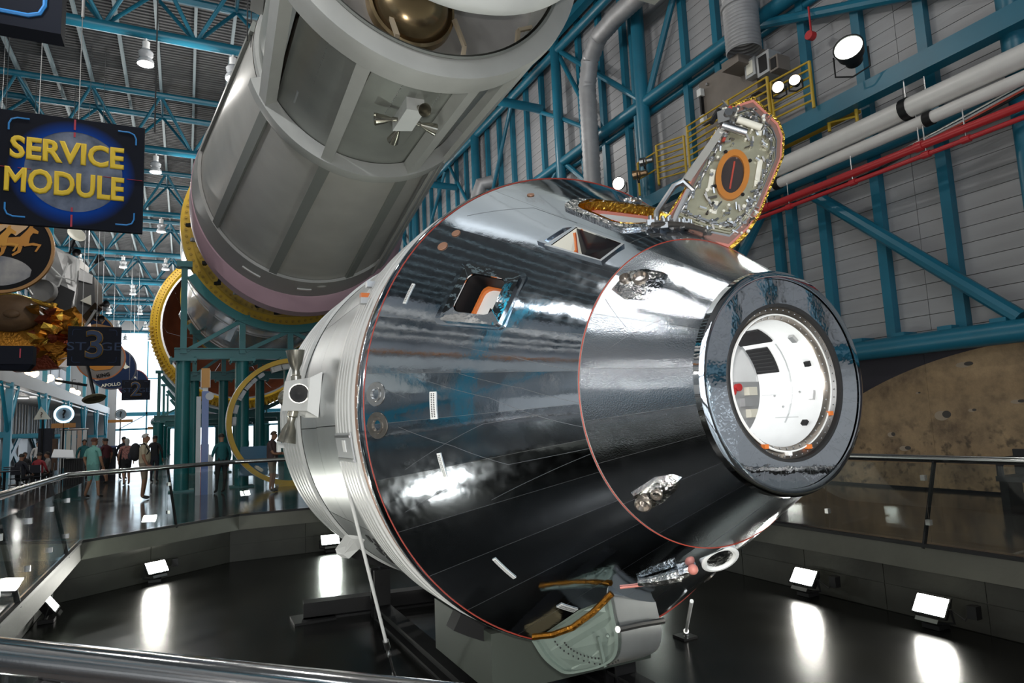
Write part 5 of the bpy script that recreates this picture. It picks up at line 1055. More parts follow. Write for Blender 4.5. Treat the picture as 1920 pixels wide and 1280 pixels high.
cp_ = [(11.95, 17.75, 2.9), (11.95, 17.75, 8), (11.95, 17.7, 12.7), (11.95, 17.45, 13.5), (11.9, 16.8, 13.95), (11.8, 15.6, 13.95), (11.75, 14.4, 13.85), (11.7, 13.6, 13.8)]
pts = []; rs = []
for a, b in zip(cp_, cp_[1:]):
    a, b = Vector(a), Vector(b); k = max(2, int((b - a).length / .09))
    for i in range(k): pts.append(a.lerp(b, i / k)); rs.append(.30 if len(pts) % 2 else .275)
obj('duct_hose', MB().path(pts, rs, 16), DUCTM, dt); obj('outlet_box', MB().box((11.7, 13.6, 13.75), (.8, 1.2, .5), 0), CREAM, dt, smooth=False)
tg('fan_duct', MB().path([(12.1, 27.5, 2.9), (12.1, 27.5, 12.2), (12.2, 27.3, 12.7), (12.7, 27.1, 12.8)], .32, 14), DUCTM, 'grey elbow duct seen between the service module and the capsule', 'duct')
for y, z, s_, lb in ((10.95, 9.85, .32, 'grey electrical box beside the brown cabinet, the left one'), (10.55, 9.75, .38, 'taller grey electrical box with two sockets beside the brown cabinet'), (10.25, 9.6, .25, 'small dark electrical box at the end of the row')):
    b_ = thing('electrical_box', (12.2, y, z - s_ * .7), lb, 'box'); obj('enclosure', MB().bx(12.1, 12.5, y - s_ / 2, y + s_ / 2, z - s_ * .7, z + s_ * .7), ZINC if s_ > .3 else HVACM, b_, smooth=False); obj('face_plate', MB().bx(12.08, 12.1, y - s_ * .3, y + s_ * .3, z - s_ * .5, z + s_ * .5), CREAM if y > 10.7 else BLACK, b_, smooth=False)
tg('alarm_bell', MB().tube((12.35, 9.46, 9.9), (12.5, 9.46, 9.9), .1, 14).beam((12.45, 9.46, 9.9), (12.45, 9.46, 10.6), .03, .03), REDP, 'small red alarm box hanging under the upper brace', 'alarm')
# spotlights
HOT = glow('spot lens hot', (.93, 1.0, .86), 5.0); WARM = glow('spot lens warm', (1.0, .82, .6), 5.0); AMB = mat('warm brass', (.52, .34, .2), .3, .9)
def spot(name, p, d, r, L, ms, lens, label, yoke=True):
    t = thing(name, p, label, 'spotlight', 'wall spotlights'); d = Vector(d).normalized(); p = Vector(p)
    obj('housing', MB().lathe([(0, r * .45), (.02, r * .62), (L * .45, r * .66), (L * .55, r * .92), (L * .9, r), (L, r * 1.05), (L, r * .96), (L * .95, r * .94)], p - d * L, d, 22), ms, t)
    obj('lens', MB().lathe([(-L * .04, r * .95), (-.01, r * .6), (0, .001)], p - d * .01, d, 22), lens, t)
    if yoke:
        a = d.cross(Vector((0, 0, 1))).normalized(); c = p - d * L * .35; obj('yoke', MB().path([c + a * r * 1.15, c + a * r * 1.15 - Vector((0, 0, r * 1.5)), c - Vector((0, 0, r * 1.9)), c - a * r * 1.15 - Vector((0, 0, r * 1.5)), c - a * r * 1.15], .018, 6), BLACK, t)
    return t
spot('wall_spotlight', (11.55, 8.0, 8.62), (-.75, -.35, .16), .27, .5, BLACK, HOT, 'big round black spotlight with a glowing greenish lens on the teal beam')
lamp('spot_light', 'SPOT', (11.4, 7.93, 8.65), SPOTW, (.95, 1, .9), .2, None, None, 70).rotation_euler = Vector((-.8, -.25, -.55)).to_track_quat('-Z', 'Y').to_euler()
spot('can_spotlight', (11.75, 9.9, 8.78), (-.8, -.45, -.1), .13, .28, BLACK, WARM, 'lit can spotlight on the railing corner, the left of the lit pair')
spot('can_spotlight', (11.75, 9.45, 8.72), (-.8, -.5, -.05), .12, .28, BLACK, WARM, 'lit can spotlight with wire cage, the right of the lit pair')
spot('can_spotlight', (11.6, 15.1, 8.60), (-.7, .75, -.05), .13, .42, AMB, AMB, 'brass can lamp at the landing end, lower one of two')
spot('can_spotlight', (11.6, 14.75, 8.86), (-.7, .75, -.05), .12, .38, STEEL, AMB, 'steel can lamp at the landing end, upper one of two')
spot('globe_spotlight', (11.5, 15.7, 8.56), (-.8, -.55, -.15), .19, .3, BLACK, glow('spot lens white', (1, .97, .9), 14.0), 'bright glaring round lamp just above the top edge of the capsule')
spot('tiny_spotlight', (12.2, 10.05, 2.38), (-.7, -.6, -.1), .04, .1, BLACK, WARM, 'tiny lit lamp on the wall just below the bottom chord')

# ================================================================== MOON MURAL
def muralmat():
    m = bpy.data.materials.new('moon mural print'); m.use_nodes = True; nt = m.node_tree; N = nt.nodes; L = nt.links; b = N['Principled BSDF']; b.inputs['Roughness'].default_value = .55
    tc = N.new('ShaderNodeTexCoord'); g = N.new('ShaderNodeNewGeometry'); pos = g.outputs['Position']
    def mth(op, a, c=None):
        n = N.new('ShaderNodeMath'); n.operation = op
        for i, q in enumerate((a, c)):
            if q is None: continue
            if isinstance(q, (int, float)): n.inputs[i].default_value = q
            else: L.new(q, n.inputs[i])
        return n.outputs[0]
    sep = N.new('ShaderNodeSeparateXYZ'); L.new(pos, sep.inputs[0]); Y, Z = sep.outputs['Y'], sep.outputs['Z']
    def dist(y, z, sy=1, sz=1):
        a = mth('MULTIPLY', mth('SUBTRACT', Y, y), sy); c = mth('MULTIPLY', mth('SUBTRACT', Z, z), sz); return mth('SQRT', mth('ADD', mth('MULTIPLY', a, a), mth('MULTIPLY', c, c)))
    n1 = N.new('ShaderNodeTexNoise'); n1.inputs['Scale'].default_value = 1.1; n1.inputs['Detail'].default_value = 14; n1.inputs['Roughness'].default_value = .72; L.new(pos, n1.inputs['Vector'])
    r1 = N.new('ShaderNodeValToRGB'); e = r1.color_ramp.elements; e[0].position = .30; e[0].color = (.07, .042, .024, 1); e[1].position = .70; e[1].color = (.38, .255, .135, 1); L.new(n1.outputs['Fac'], r1.inputs['Fac'])
    n2 = N.new('ShaderNodeTexNoise'); n2.inputs['Scale'].default_value = 7; n2.inputs['Detail'].default_value = 8; L.new(pos, n2.inputs['Vector'])
    mr = N.new('ShaderNodeMapRange'); mr.inputs['From Min'].default_value = .33; mr.inputs['From Max'].default_value = .46; mr.inputs['To Min'].default_value = .35; mr.inputs['To Max'].default_value = 1; L.new(n2.outputs['Fac'], mr.inputs['Value'])
    band = N.new('ShaderNodeMapRange'); band.inputs['From Min'].default_value = 1.5; band.inputs['From Max'].default_value = .9; L.new(Z, band.inputs['Value'])
    dark = mth('ADD', mth('MULTIPLY', mr.outputs[0], band.outputs[0]), mth('SUBTRACT', 1, band.outputs[0]))
    mx = N.new('ShaderNodeMix'); mx.data_type = 'RGBA'; mx.blend_type = 'MULTIPLY'; mx.inputs['Factor'].default_value = 1; L.new(r1.outputs['Color'], mx.inputs['A'])
    cb = N.new('ShaderNodeCombineColor'); [L.new(dark, cb.inputs[i]) for i in range(3)]; L.new(cb.outputs[0], mx.inputs['B']); col = mx.outputs['Result']
    def over(col, fac, c):
        q = N.new('ShaderNodeMix'); q.data_type = 'RGBA'; q.inputs['B'].default_value = (*c, 1); L.new(fac, q.inputs['Factor']); L.new(col, q.inputs['A']); return q.outputs['Result']
    for y, z, ry, rz in ((7.80, 1.40, .13, .09), (7.30, 2.31, .13, .05), (8.85, 1.05, .07, .05), (8.2, 1.85, .04, .02), (7.25, 1.48, .06, .03), (8.6, .78, .10, .05), (6.5, 1.6, .1, .035)):
        col = over(col, mth('LESS_THAN', dist(y, z, 1 / ry, 1 / rz), 1.0), (.27, .21, .15)); col = over(col, mth('LESS_THAN', dist(y - ry * .75, z + rz * .25, 1 / (ry * .62), 1 / (rz * .75)), 1.0), (.035, .028, .024))
    sky = mth('GREATER_THAN', dist(5.9, -5.85), 8.5); col = over(col, sky, (.012, .009, .018)); L.new(col, b.inputs['Base Color']); return m
mu = thing('moon_mural', (12.8, 5, .05), 'printed mural of a cratered brown lunar horizon along the foot of the wall', 'mural'); MM = muralmat()
for k in range(3, 12): obj('mural_panel', MB().bx(12.76, 12.82, -8 + 2.0 * k, -8 + 2.0 * k + 1.996, .05, 2.75), MM, mu, smooth=False)
bn = thing('bench', (11.7, 5.6, 0), 'dark bench with curved armrest by the mural at the right edge', 'bench')
obj('seat', MB().bx(11.4, 12.0, 4.2, 6.25, .38, .46), BLACKR, bn, smooth=False)
for y in (4.3, 6.2): obj('leg', MB().bx(11.5, 11.9, y - .06, y + .06, 0, .38), BLACK, bn, smooth=False); obj('armrest', MB().path([(11.45, y, .46), (11.45, y, .62), (11.55, y, .70), (11.9, y, .70)], .05, 8), BLACKR, bn)
obj('backrest', MB().bx(11.95, 12.02, 4.2, 6.25, .46, .85), BLACKR, bn, smooth=False)

# ================================================================== PIT RAILINGS
RZ = [1.085, 1.08, 1.07, 1.02, .98, .98, 1.03, 1.045]; RT = offset(PIT, .26); RG = offset(PIT, .03)
RL = ['left side of the pit', 'far left corner of the pit', 'far side of the pit behind the capsule', 'far right corner of the pit', 'right pit side before the mural', 'near right corner of the pit', 'near side of the pit under the capsule nose', 'near left pit corner']
for i in range(8):
    a, b = [Vector((*q, 0)) for q in (PIT[i], PIT[(i + 1) % 8])]; ta, tb = [Vector((*RT[q], RZ[q])) for q in (i, (i + 1) % 8)]; ga, gb = [Vector((*q, 0)) for q in (RG[i], RG[(i + 1) % 8])]
    t = thing('glass_railing', (a + b) / 2, 'glass railing with steel handrail along the ' + RL[i], 'railing', 'glass railings around the pit')
    obj('handrail', MB().tube(ta, tb, .043, 14), CHROME, t); L_ = (gb - ga).length; n = max(2, round(L_ / 1.3)); nn = (ta - a); nn.z = 0
    ofs = (offset(PIT, .03)[i][0] - PIT[i][0])
    for k in range(n):
        p = ga.lerp(gb, (k + .004) / n); q = ga.lerp(gb, (k + .996) / n)
        obj('glass_pane', MB().beam(p + Vector((0, 0, .50)), q + Vector((0, 0, .50)), .012, .88), GLASS, t, smooth=False)
        if k:
            e = ga.lerp(gb, k / n)
            for z in (.28, .78): obj('clip', MB().box(e + Vector((0, 0, z)), (.05, .05, .06), math.atan2((gb - ga).y, (gb - ga).x)), STEEL, t, smooth=False)
    n2 = max(1, round(L_ / 2.9))
    for k in range(n2):
        u = (k + .55) / n2; obj('post', MB().beam(a.lerp(b, u) + Vector((0, 0, -.02)), ta.lerp(tb, u) - Vector((0, 0, .04)), .05, .022, (gb - ga)), BLACK, t, smooth=False)
    obj('shoe', MB().beam(a + Vector((0, 0, .02)), b + Vector((0, 0, .02)), .05, .04), BLACK, t, smooth=False)

# ================================================================== PIT FLOODLIGHTS
LENSW = glow('flood lens', (1.0, .985, .90), FLOOD); LENSG = glow('flood lens greenish', (.90, 1.0, .90), FLOOD)
def flood(x, y, d, lens, label):
    # d: horizontal direction the lamp faces
    t = thing('pit_floodlight', (x, y, -.95), label, 'floodlight', 'floodlights on the pit wall'); d = Vector((d[0], d[1], 0)).normalized(); s = Vector((-d.y, d.x, 0)); f = (d * .80 + Vector((0, 0, .6))).normalized(); u = s.cross(f).normalized()
    if u.z < 0: u = -u
    c = Vector((x, y, -.69))
    def qd(w_, h_, dep): return [c + f * dep + s * a * w_ + u * b * h_ for a, b in ((-1, -1), (1, -1), (1, 1), (-1, 1))]
    obj('housing', MB().add(qd(.15, .09, -.12) + qd(.20, .125, 0), [(0, 1, 2, 3), (0, 1, 5, 4), (1, 2, 6, 5), (2, 3, 7, 6), (3, 0, 4, 7)]), BLACK, t, smooth=False)
    obj('lens', MB().add(qd(.185, .11, -.004), [(0, 1, 2, 3)]), lens, t, smooth=False)
    obj('rim', MB().ringprism(qd(.205, .13, -.01), qd(.185, .11, -.01), f * .02), BLACK, t, smooth=False)
    obj('visor', MB().beam(c - u * .18 - s * .13, c - u * .18 + s * .13, .05, .012, f), CHROME, t, smooth=False)
    obj('bracket', MB().path([c + s * .22, c + s * .22 - Vector((0, 0, .16)) - d * .05, Vector((x, y, -.90)) + s * .0 - d * .05, c - s * .22 - Vector((0, 0, .16)) - d * .05, c - s * .22], .014, 6), BLACK, t)
    obj('foot', MB().box((x - d.x * .05, y - d.y * .05, -.92), (.2, .2, .05)), BLACK, t, smooth=False)
    obj('junction_box', MB().box(c + s * .42 - d * .1 + Vector((0, 0, .0)), (.1, .1, .14)), BLACK, t, smooth=False); obj('cord', MB().path([c + s * .38 - d * .1, c + s * .3 - d * .12 - Vector((0, 0, .12)), c + s * .1 - d * .1], .01, 6), BLACKR, t)
flood(7.78, 6.92, (-1, 0), LENSW, 'lit floodlight on the right pit wall, the farther of two')
flood(7.78, 5.14, (-1, 0), LENSW, 'lit floodlight on the right pit wall, the nearer larger one')
flood(-.42, 14.05, (.55, -.83), LENSW, 'lit floodlight on the slanted far left pit wall')
flood(2.83, 14.95, (0, -1), LENSG, 'lit floodlight on the far pit wall beside the white fin')
flood(-1.70, 12.0, (1, 0), LENSG, 'lit floodlight on the left pit wall seen from its side')
flood(7.78, 10.4, (-1, 0), LENSG, 'lit floodlight on the right pit wall hidden behind the capsule nose')
flood(-1.72, 4.85, (1, 0), LENSW, 'lit floodlight on the left pit wall close to the viewer, outside the frame')
flood(2.2, .4, (.2, 1), LENSW, 'lit floodlight on the near pit wall below the viewer')

# unseen spotlights added high on the left to light capsule and service module
for i, (y, lb) in enumerate(((2.9, 'near'), (3.9, 'middle'), (4.9, 'far'))):
    t = spot('exhibit_spotlight', (-5.2, y, 10.6), (.8, .35, -.45), .24, .5, BLACK, glow('exhibit lens %d' % i, (.93, .97, 1), 18.0), 'black exhibit spotlight on the lighting bar above left of the viewer, the %s one' % lb)
    l_ = lamp('spot_light', 'SPOT', (-5.1, y, 10.55), 520, (.95, .98, 1), .2, t, None, 60); l_.rotation_euler = (Vector((3.0, 9 + i, 7.0)) - Vector((-5.1, y, 10.55))).to_track_quat('-Z', 'Y').to_euler()
t = tag(obj('lighting_bar', MB().tube((-5.2, 2, 11.1), (-5.2, 6, 11.1), .03, 8).tube((-5.2, 2.3, 11.1), (-5.2, 2.3, 16.3), .02, 6).tube((-5.2, 5.7, 11.1), (-5.2, 5.7, 16.3), .02, 6).tube((-5.2, 2.9, 10.6), (-5.2, 2.9, 11.1), .02, 6).tube((-5.2, 3.9, 10.6), (-5.2, 3.9, 11.1), .02, 6).tube((-5.2, 4.9, 10.6), (-5.2, 4.9, 11.1), .02, 6), BLACK), 'black bar hung from the roof carrying the exhibit spotlights', 'bar')

# fill lamps added under the left gallery to brighten the arcade and its reflections
for k in range(8):
    y = -9.6 + 9.35 * k
    t = thing('gallery_downlight', (-10, y, 4.7), 'square white ceiling light under the left gallery, bay %s from the rear wall' % ['one', 'two', 'three', 'four', 'five', 'six', 'seven', 'eight'][k], 'lamp', 'lights under the left gallery')
    obj('housing', MB().bx(-10.3, -9.7, y - .3, y + .3, 4.78, 4.9), WMET, t, smooth=False); obj('diffuser', MB().bx(-10.25, -9.75, y - .25, y + .25, 4.76, 4.78), LGLOW, t, smooth=False)
    lamp('lamp_light', 'POINT', (-10, y, 4.55), 110, (1, .96, .9), .2, t)

# ================================================================== PEOPLE
SKIN = mat('skin', (.42, .23, .15), .5); SKD = mat('skin tanned', (.34, .17, .10), .5); HAIRD = mat('hair dark', (.02, .014, .01), .6); HAIRG = mat('hair grey', (.45, .43, .40), .6); SHOE = mat('shoe dark', (.03, .028, .027), .6)
def cloth(n, c): return mat('cloth ' + n, c, .8, var=.08, vscale=8)
def person(x, y, rz, h, label, top, bottom, skin=SKIN, hair=HAIRD, short=True, pose=None, sleeve=True, hat=None, long_hair=False, z=0.0, seated=False, wide=1.0):
    po = dict(la=(-.27, .0, 1.13, -.26, -.10, .90), ra=(.27, .0, 1.13, .26, -.10, .90), ll=(-.10, -.02, .50, -.10, .03, .09), rl=(.10, -.02, .50, .10, .03, .09), hd=(0, -.02))
    if seated: po.update(ll=(-.11, -.42, .50, -.11, -.40, .10), rl=(.11, -.42, .50, .11, -.40, .10), la=(-.26, -.05, 1.12, -.18, -.30, 1.02), ra=(.26, -.05, 1.12, .18, -.30, 1.02))
    po.update(pose or {}); dz = -.42 if seated else 0; wv = wide
    V = [(0, 0, .95, .16 * wv, .15 * wv), (0, -.01, 1.10, .155 * wv, .15 * wv), (0, -.005, 1.30, .17 * wv, .14 * wv), (0, .01, 1.43, .11, .095), (0, 0, 1.50, .055, .055), (0, -.01 + po['hd'][1], 1.575, .072, .085), (po['hd'][0], -.015 + po['hd'][1], 1.66, .080, .098), (po['hd'][0], -.005 + po['hd'][1], 1.725, .058, .07)]
    E_ = [(i, i + 1) for i in range(7)]; part = {}
    def add(a, b, rad): V.append((*b, *rad)); E_.append((a, len(V) - 1)); return len(V) - 1
    for k, sx in (('la', -1), ('ra', 1)):
        a = po[k]; s_ = add(3, (.175 * sx * wv, .01, 1.41), (.062, .062)); e = add(s_, a[:3], (.045, .045)); w_ = add(e, a[3:], (.028, .03)); part[k] = (s_, e, w_)
    for k, sx in (('ll', -1), ('rl', 1)):
        a = po[k]; h_ = add(0, (.095 * sx, 0, .86), (.098, .11)); kn = add(h_, a[:3] if not seated else (a[0], a[1], a[2] - dz), (.058, .06)); an = add(kn, a[3:] if not seated else (a[3], a[4], a[5] - dz), (.037, .04)); to = add(an, (a[3], a[4] - .17, .035 - (dz if seated else 0)), (.04, .03)); part[k] = (h_, kn, an, to)
    me = bpy.data.meshes.new('person'); me.from_pydata([(v[0], v[1], v[2] + dz) for v in V], E_, []); o = bpy.data.objects.new('person_tmp', me); COL.objects.link(o)
    sk = o.modifiers.new('s', 'SKIN'); sk.use_smooth_shade = True; o.modifiers.new('d', 'SUBSURF').levels = 1
    for i, v in enumerate(V): me.skin_vertices[0].data[i].radius = v[3:5]; me.skin_vertices[0].data[i].use_root = (i == 0)
    ev = o.evaluated_get(bpy.context.evaluated_depsgraph_get()); m2 = bpy.data.meshes.new_from_object(ev); vs = [v.co.copy() for v in m2.vertices]; fs = [tuple(p.vertices) for p in m2.polygons]
    bpy.data.objects.remove(o); bpy.data.meshes.remove(m2)
    J = [Vector((v[0], v[1], v[2] + dz)) for v in V]
    hc = J[6]
    for v in vs:      # nose and chin
        d = v - (hc + Vector((0, -.10, -.03)))
        if d.length < .035: v.y -= .018
    mids = []
    segs = []
    for a, b in E_:
        nm = 'top' if (a, b) in ((1, 2), (2, 3)) else 'bottom' if (a, b) == (0, 1) else 'skin'
        for k in ('la', 'ra'):
            s_, e, w_ = part[k]
            if b == s_: nm = 'top'
            if b == e: nm = 'sleeve'
        for k in ('ll', 'rl'):
            h_, kn, an, to = part[k]
            if b in (h_,): nm = 'bottom'
            if b == kn: nm = 'thigh'
            if b == an: nm = 'shin'
            if b == to: nm = 'foot'
        segs.append((J[a], J[b], nm, (sum(V[a][3:5]) + sum(V[b][3:5])) / 4))
    for f_ in fs:
        c = sum((vs[i] for i in f_), Vector()) / len(f_); best = None
        for a, b, nm, rad in segs:
            d = b - a; t = max(0, min(1, (c - a).dot(d) / max(1e-9, d.dot(d)))); q = (c - a - d * t).length - rad
            if best is None or q < best[0]: best = (q, nm, t)
        _, nm, t = best
        if nm == 'top': k = 0
        elif nm == 'bottom': k = 0 if c.z > 1.0 + dz else 1
        elif nm == 'sleeve': k = 0 if (t < .75 or not short) and sleeve else 2
        elif nm == 'thigh': k = 1 if t < .93 or not short else 2
        elif nm == 'shin': k = 2 if short else 1
        elif nm == 'foot': k = 3
        else: k = 2 if (c.z > 1.46 + dz or short) else 0
        mids.append(k)
    B = MB(); B.v = [tuple(v) for v in vs]; B.f = fs; B.m = mids
    for k in ('la', 'ra'):       # palms with five fingers
        s_, e, w_ = part[k]; p = J[w_]; d = (J[w_] - J[e]).normalized(); sd = d.cross(Vector((0, 1, 0))); sd = sd.normalized() if sd.length > .1 else Vector((1, 0, 0)); fwd = sd.cross(d)
        B.beam(p, p + d * .085, .028, .07, fwd, 2)
        for i, l in enumerate((.062, .075, .07, .055)):
            b0 = p + d * .08 + fwd * (.027 - .018 * i); B.path([b0, b0 + d * l * .55, b0 + d * l - sd * .012], [.009, .008, .006], 5, 2)
        b0 = p + d * .03 + fwd * .035; B.path([b0, b0 + fwd * .025 + d * .03, b0 + fwd * .03 + d * .06], [.011, .009, .007], 5, 2)
    for sx in (-1, 1):           # ears and eyes
        B.ball(hc + Vector((.078 * sx, .005, -.01)), .022, 6, 4, (.4, .8, 1), 2); B.ball(hc + Vector((.032 * sx, -.086, .0)), .009, 6, 4, mi=4)
    B.beam(hc + Vector((-.025, -.083, -.062)), hc + Vector((.025, -.083, -.062)), .012, .008, (0, 0, 1), 5)
    k = h / 1.75; M = Matrix.Translation((x, y, z)) @ Matrix.Rotation(rz, 4, 'Z') @ Matrix.Scale(k, 4)
    B.v = [tuple(M @ Vector(v)) for v in B.v]
    t = obj('person', B, [top, bottom, skin, SHOE, BLACK, REDL], None, ang=60, origin=(x, y, z)); tag(t, label, 'person')
    W[t.name] = Vector((x, y, z))
    if hair or hat:
        hb = MB(); c = hc + Vector((0, .012, .022)); n = 12; vv = []; ff = []
        for j in range(6):
            ph = PI * .56 * j / 5
            for i in range(n):
                a = 2 * PI * i / n; rr_ = 1.0; zz = math.cos(ph); yy = math.sin(ph) * math.sin(a); xx = math.sin(ph) * math.cos(a)
                if j >= 3 and yy < -.35: zz = max(zz, .38)
                vv.append(c + Vector((xx * .090, yy * .107, zz * .10)))
        for j in range(5):
            for i in range(n): ff.append((j * n + i, (j + 1) * n + i, (j + 1) * n + (i + 1) % n, j * n + (i + 1) % n))
        hb.add(vv, ff)
        if long_hair: hb.path([c + Vector((0, .07, .02)), c + Vector((0, .085, -.10)), c + Vector((0, .08, -.20))], [.085, .08, .05], 10)
        if hat: hb.lathe([(0, .095), (.004, .15), (.012, .15), (.012, .09)], c + Vector((0, -.02, .005)), (0, -.05, 1), 14, 180, 360, ref=(1, 0, 0))
        hb.v = [tuple(M @ Vector(v)) for v in hb.v]; obj('cap' if hat else 'hair', hb, hat or hair, t, ang=60)
    return t
def dirz(dx, dy): return math.atan2(dx, -dy)      # facing (dx,dy) from -Y
walk = dict(ll=(-.10, -.12, .50, -.10, .0, .09), rl=(.10, .04, .50, .10, .22, .11))
VEST = cloth('khaki vest', (.50, .43, .30)); NAVY = cloth('navy', (.018, .02, .03)); TEALS = cloth('teal shirt', (.20, .48, .42)); KH = cloth('khaki', (.24, .20, .15)); GRY = cloth('grey', (.30, .29, .28)); BLK = cloth('black', (.016, .016, .018)); PATN = mat('cloth red patterned', (.36, .16, .14), .8, var=.75, vscale=22)
MAR = cloth('maroon', (.09, .02, .025)); DTL = cloth('dark teal', (.012, .11, .12)); BRN = cloth('brown', (.10, .06, .04)); WHT = cloth('white', (.6, .6, .6))
person(-2.38, 23.0, dirz(.6, .75), 1.70, 'man in teal shirt and shorts with his back turned, strolling by the railing', TEALS, mat('cloth skirt teal', (.16, .38, .34), .8), SKD, mat('hair brown', (.10, .03, .015), .6), True, dict(ll=(-.14, -.05, .5, -.24, .02, .09), rl=(.14, -.05, .5, .24, .02, .09), ra=(.3, .02, 1.15, .24, -.02, .93)), wide=1.15)
person(-.98, 20.9, dirz(.97, -.1), 1.74, 'grey haired man in khaki vest with a backpack, looking up to the right', VEST, KH, SKD, HAIRG, True, dict(la=(-.26, -.02, 1.13, -.22, -.12, .92)), wide=1.12)
bp = thing('backpack', (-1.26, 20.95, 1.08), 'dark backpack worn by the grey haired man in the khaki vest', 'backpack')
obj('sack', MB().ball((-1.20, 20.92, 1.28), .19, 14, 10, (.75, .85, 1.3)), BLK, bp); obj('pocket', MB().ball((-1.31, 20.92, 1.18), .11, 10, 8, (.6, .9, 1.1)), NAVY, bp)
for dy in (-.14, .14): obj('strap', MB().path([(-1.15, 20.92 + dy, 1.45), (-.98, 20.90 + dy, 1.50), (-.86, 20.90 + dy, 1.30), (-.98, 20.92 + dy, 1.12)], .022, 6), BLK, bp)
person(-1.9, 28.4, dirz(-.2, .95), 1.66, 'grey haired woman in a red patterned blouse walking away', PATN, BLK, SKIN, HAIRG, True, walk, long_hair=True, wide=1.15)
person(-1.02, 28.9, dirz(.3, .9), 1.72, 'person in black clothes standing just behind the man with the backpack', BLK, NAVY, SKD, HAIRD, False)
person(-2.75, 30.5, dirz(-.6, .7), 1.70, 'dark haired visitor in a maroon top, left of the patterned blouse', MAR, BLK, SKD, HAIRD, True, walk)
person(-2.3, 32.5, dirz(.3, .95), 1.74, 'person in dark blue, half hidden beyond the patterned blouse', NAVY, BLK, SKD, HAIRD, False)
person(2.21, 20.0, dirz(.85, -.45), 1.66, 'man in a brown cap and dark shirt looking at his hands by the hoop', mat('cloth charcoal brown', (.07, .045, .045), .8), KH, SKD, None, True, dict(la=(-.25, -.12, 1.12, -.08, -.30, 1.10), ra=(.25, -.12, 1.12, .08, -.30, 1.12), hd=(0, -.05)), hat=BRN, wide=1.2)
person(.95, 21.0, dirz(-.3, .9), 1.66, 'person in dark teal shirt and black trousers standing before the columns', DTL, BLK, SKD, HAIRD, False, dict(ll=(-.10, .02, .5, -.06, .03, .09), rl=(.1, -.05, .5, .14, .0, .09)))
person(-3.75, 33.0, dirz(.2, -.9), 1.70, 'visitor in a dark teal shirt standing behind the black info counter', DTL, BLK, SKD, HAIRD, False)
person(-3.1, 34.0, dirz(-.6, .3), 1.72, 'visitor in navy at the info counter, beside the one in dark teal', NAVY, BLK, SKIN, HAIRD, False)
person(2.9, 38, dirz(-.7, -.3), 1.68, 'small far visitor in grey beyond the teal columns', GRY, BLK, SKIN, HAIRD, True)
person(-1.6, 44, dirz(.2, .9), 1.7, 'far visitor in white shirt near the bright end of the hall', WHT, KH, SKIN, HAIRD, True, walk)
person(-6.4, 39.5, dirz(.3, -.9), 1.7, 'standing visitor in a white shirt in front of the arcade', WHT, BLK, SKIN, HAIRD, False)
# seated visitors at the cafe tables
seats = [(-5.75, 27.5, .2, MAR, 'seated visitor in maroon at the nearest cafe table'), (-5.15, 28.9, 2.6, NAVY, 'seated visitor in navy facing away at the nearest cafe table'), (-6.45, 30.6, 1.2, BRN, 'seated visitor in brown at the middle cafe table'), (-4.75, 31.4, -1.4, GRY, 'seated visitor in grey at the middle cafe table'),
         (-6.1, 34.9, .4, BLK, 'seated visitor in black at the far cafe table'), (-4.8, 29.95, 2.8, mat('cloth red', (.30, .03, .04), .8), 'seated visitor in red with his back to the info counter'), (-6.9, 33.0, .9, cloth('yellow', (.5, .38, .05)), 'seated visitor in a yellow top at the far cafe table')]
for x, y, a, c, lb in seats: person(x, y, a, 1.68, lb, c, BLK, SKD, HAIRD, False, seated=True, z=0)
def table(x, y, label):
    t = thing('cafe_table', (x, y, 0), label, 'table', 'cafe tables'); obj('tabletop', MB().lathe([(.72, .001), (.72, .45), (.75, .46), (.75, .001)], (x, y, 0), (0, 0, 1), 24), NAVY, t, ang=50); obj('stem', MB().tube((x, y, .03), (x, y, .72), .04, 10), BLACK, t); obj('foot', MB().lathe([(.0, .28), (.03, .27), (.06, .05)], (x, y, 0), (0, 0, 1), 18), BLACK, t); return t
table(-5.45, 28.1, 'dark round cafe table nearest to the railing'); table(-5.6, 31.0, 'dark round cafe table in the middle of the seating'); table(-6.1, 33.6, 'dark round cafe table farthest back in the seating')
def chair(x, y, a, label, first=[None]):
    if first[0] is not None: return dup(first[0], (x, y, 0), a, label)
    t = thing('cafe_chair', (0, 0, 0), label, 'chair', 'cafe chairs'); M_ = MB
    obj('seat', MB().bx(-.21, .21, -.21, .21, .43, .46), NAVY, t, smooth=False); obj('backrest', MB().bx(-.2, .2, .19, .22, .58, .86), NAVY, t, smooth=False)
    for sx in (-.19, .19):
        obj('leg', MB().tube((sx, -.19, 0), (sx, -.17, .43), .016, 8), STEEL, t); obj('leg', MB().path([(sx, .23, 0), (sx, .19, .43), (sx, .22, .86)], .016, 8), STEEL, t)
    t.location = (x, y, 0); t.rotation_euler = (0, 0, a); first[0] = t; return t
CL = ['maroon', 'navy', 'brown', 'grey', 'black', 'red', 'yellow']
for (x, y, a, c, lb), nm in zip(seats, CL): chair(x, y, a, 'dark cafe chair under the seated visitor in ' + nm)

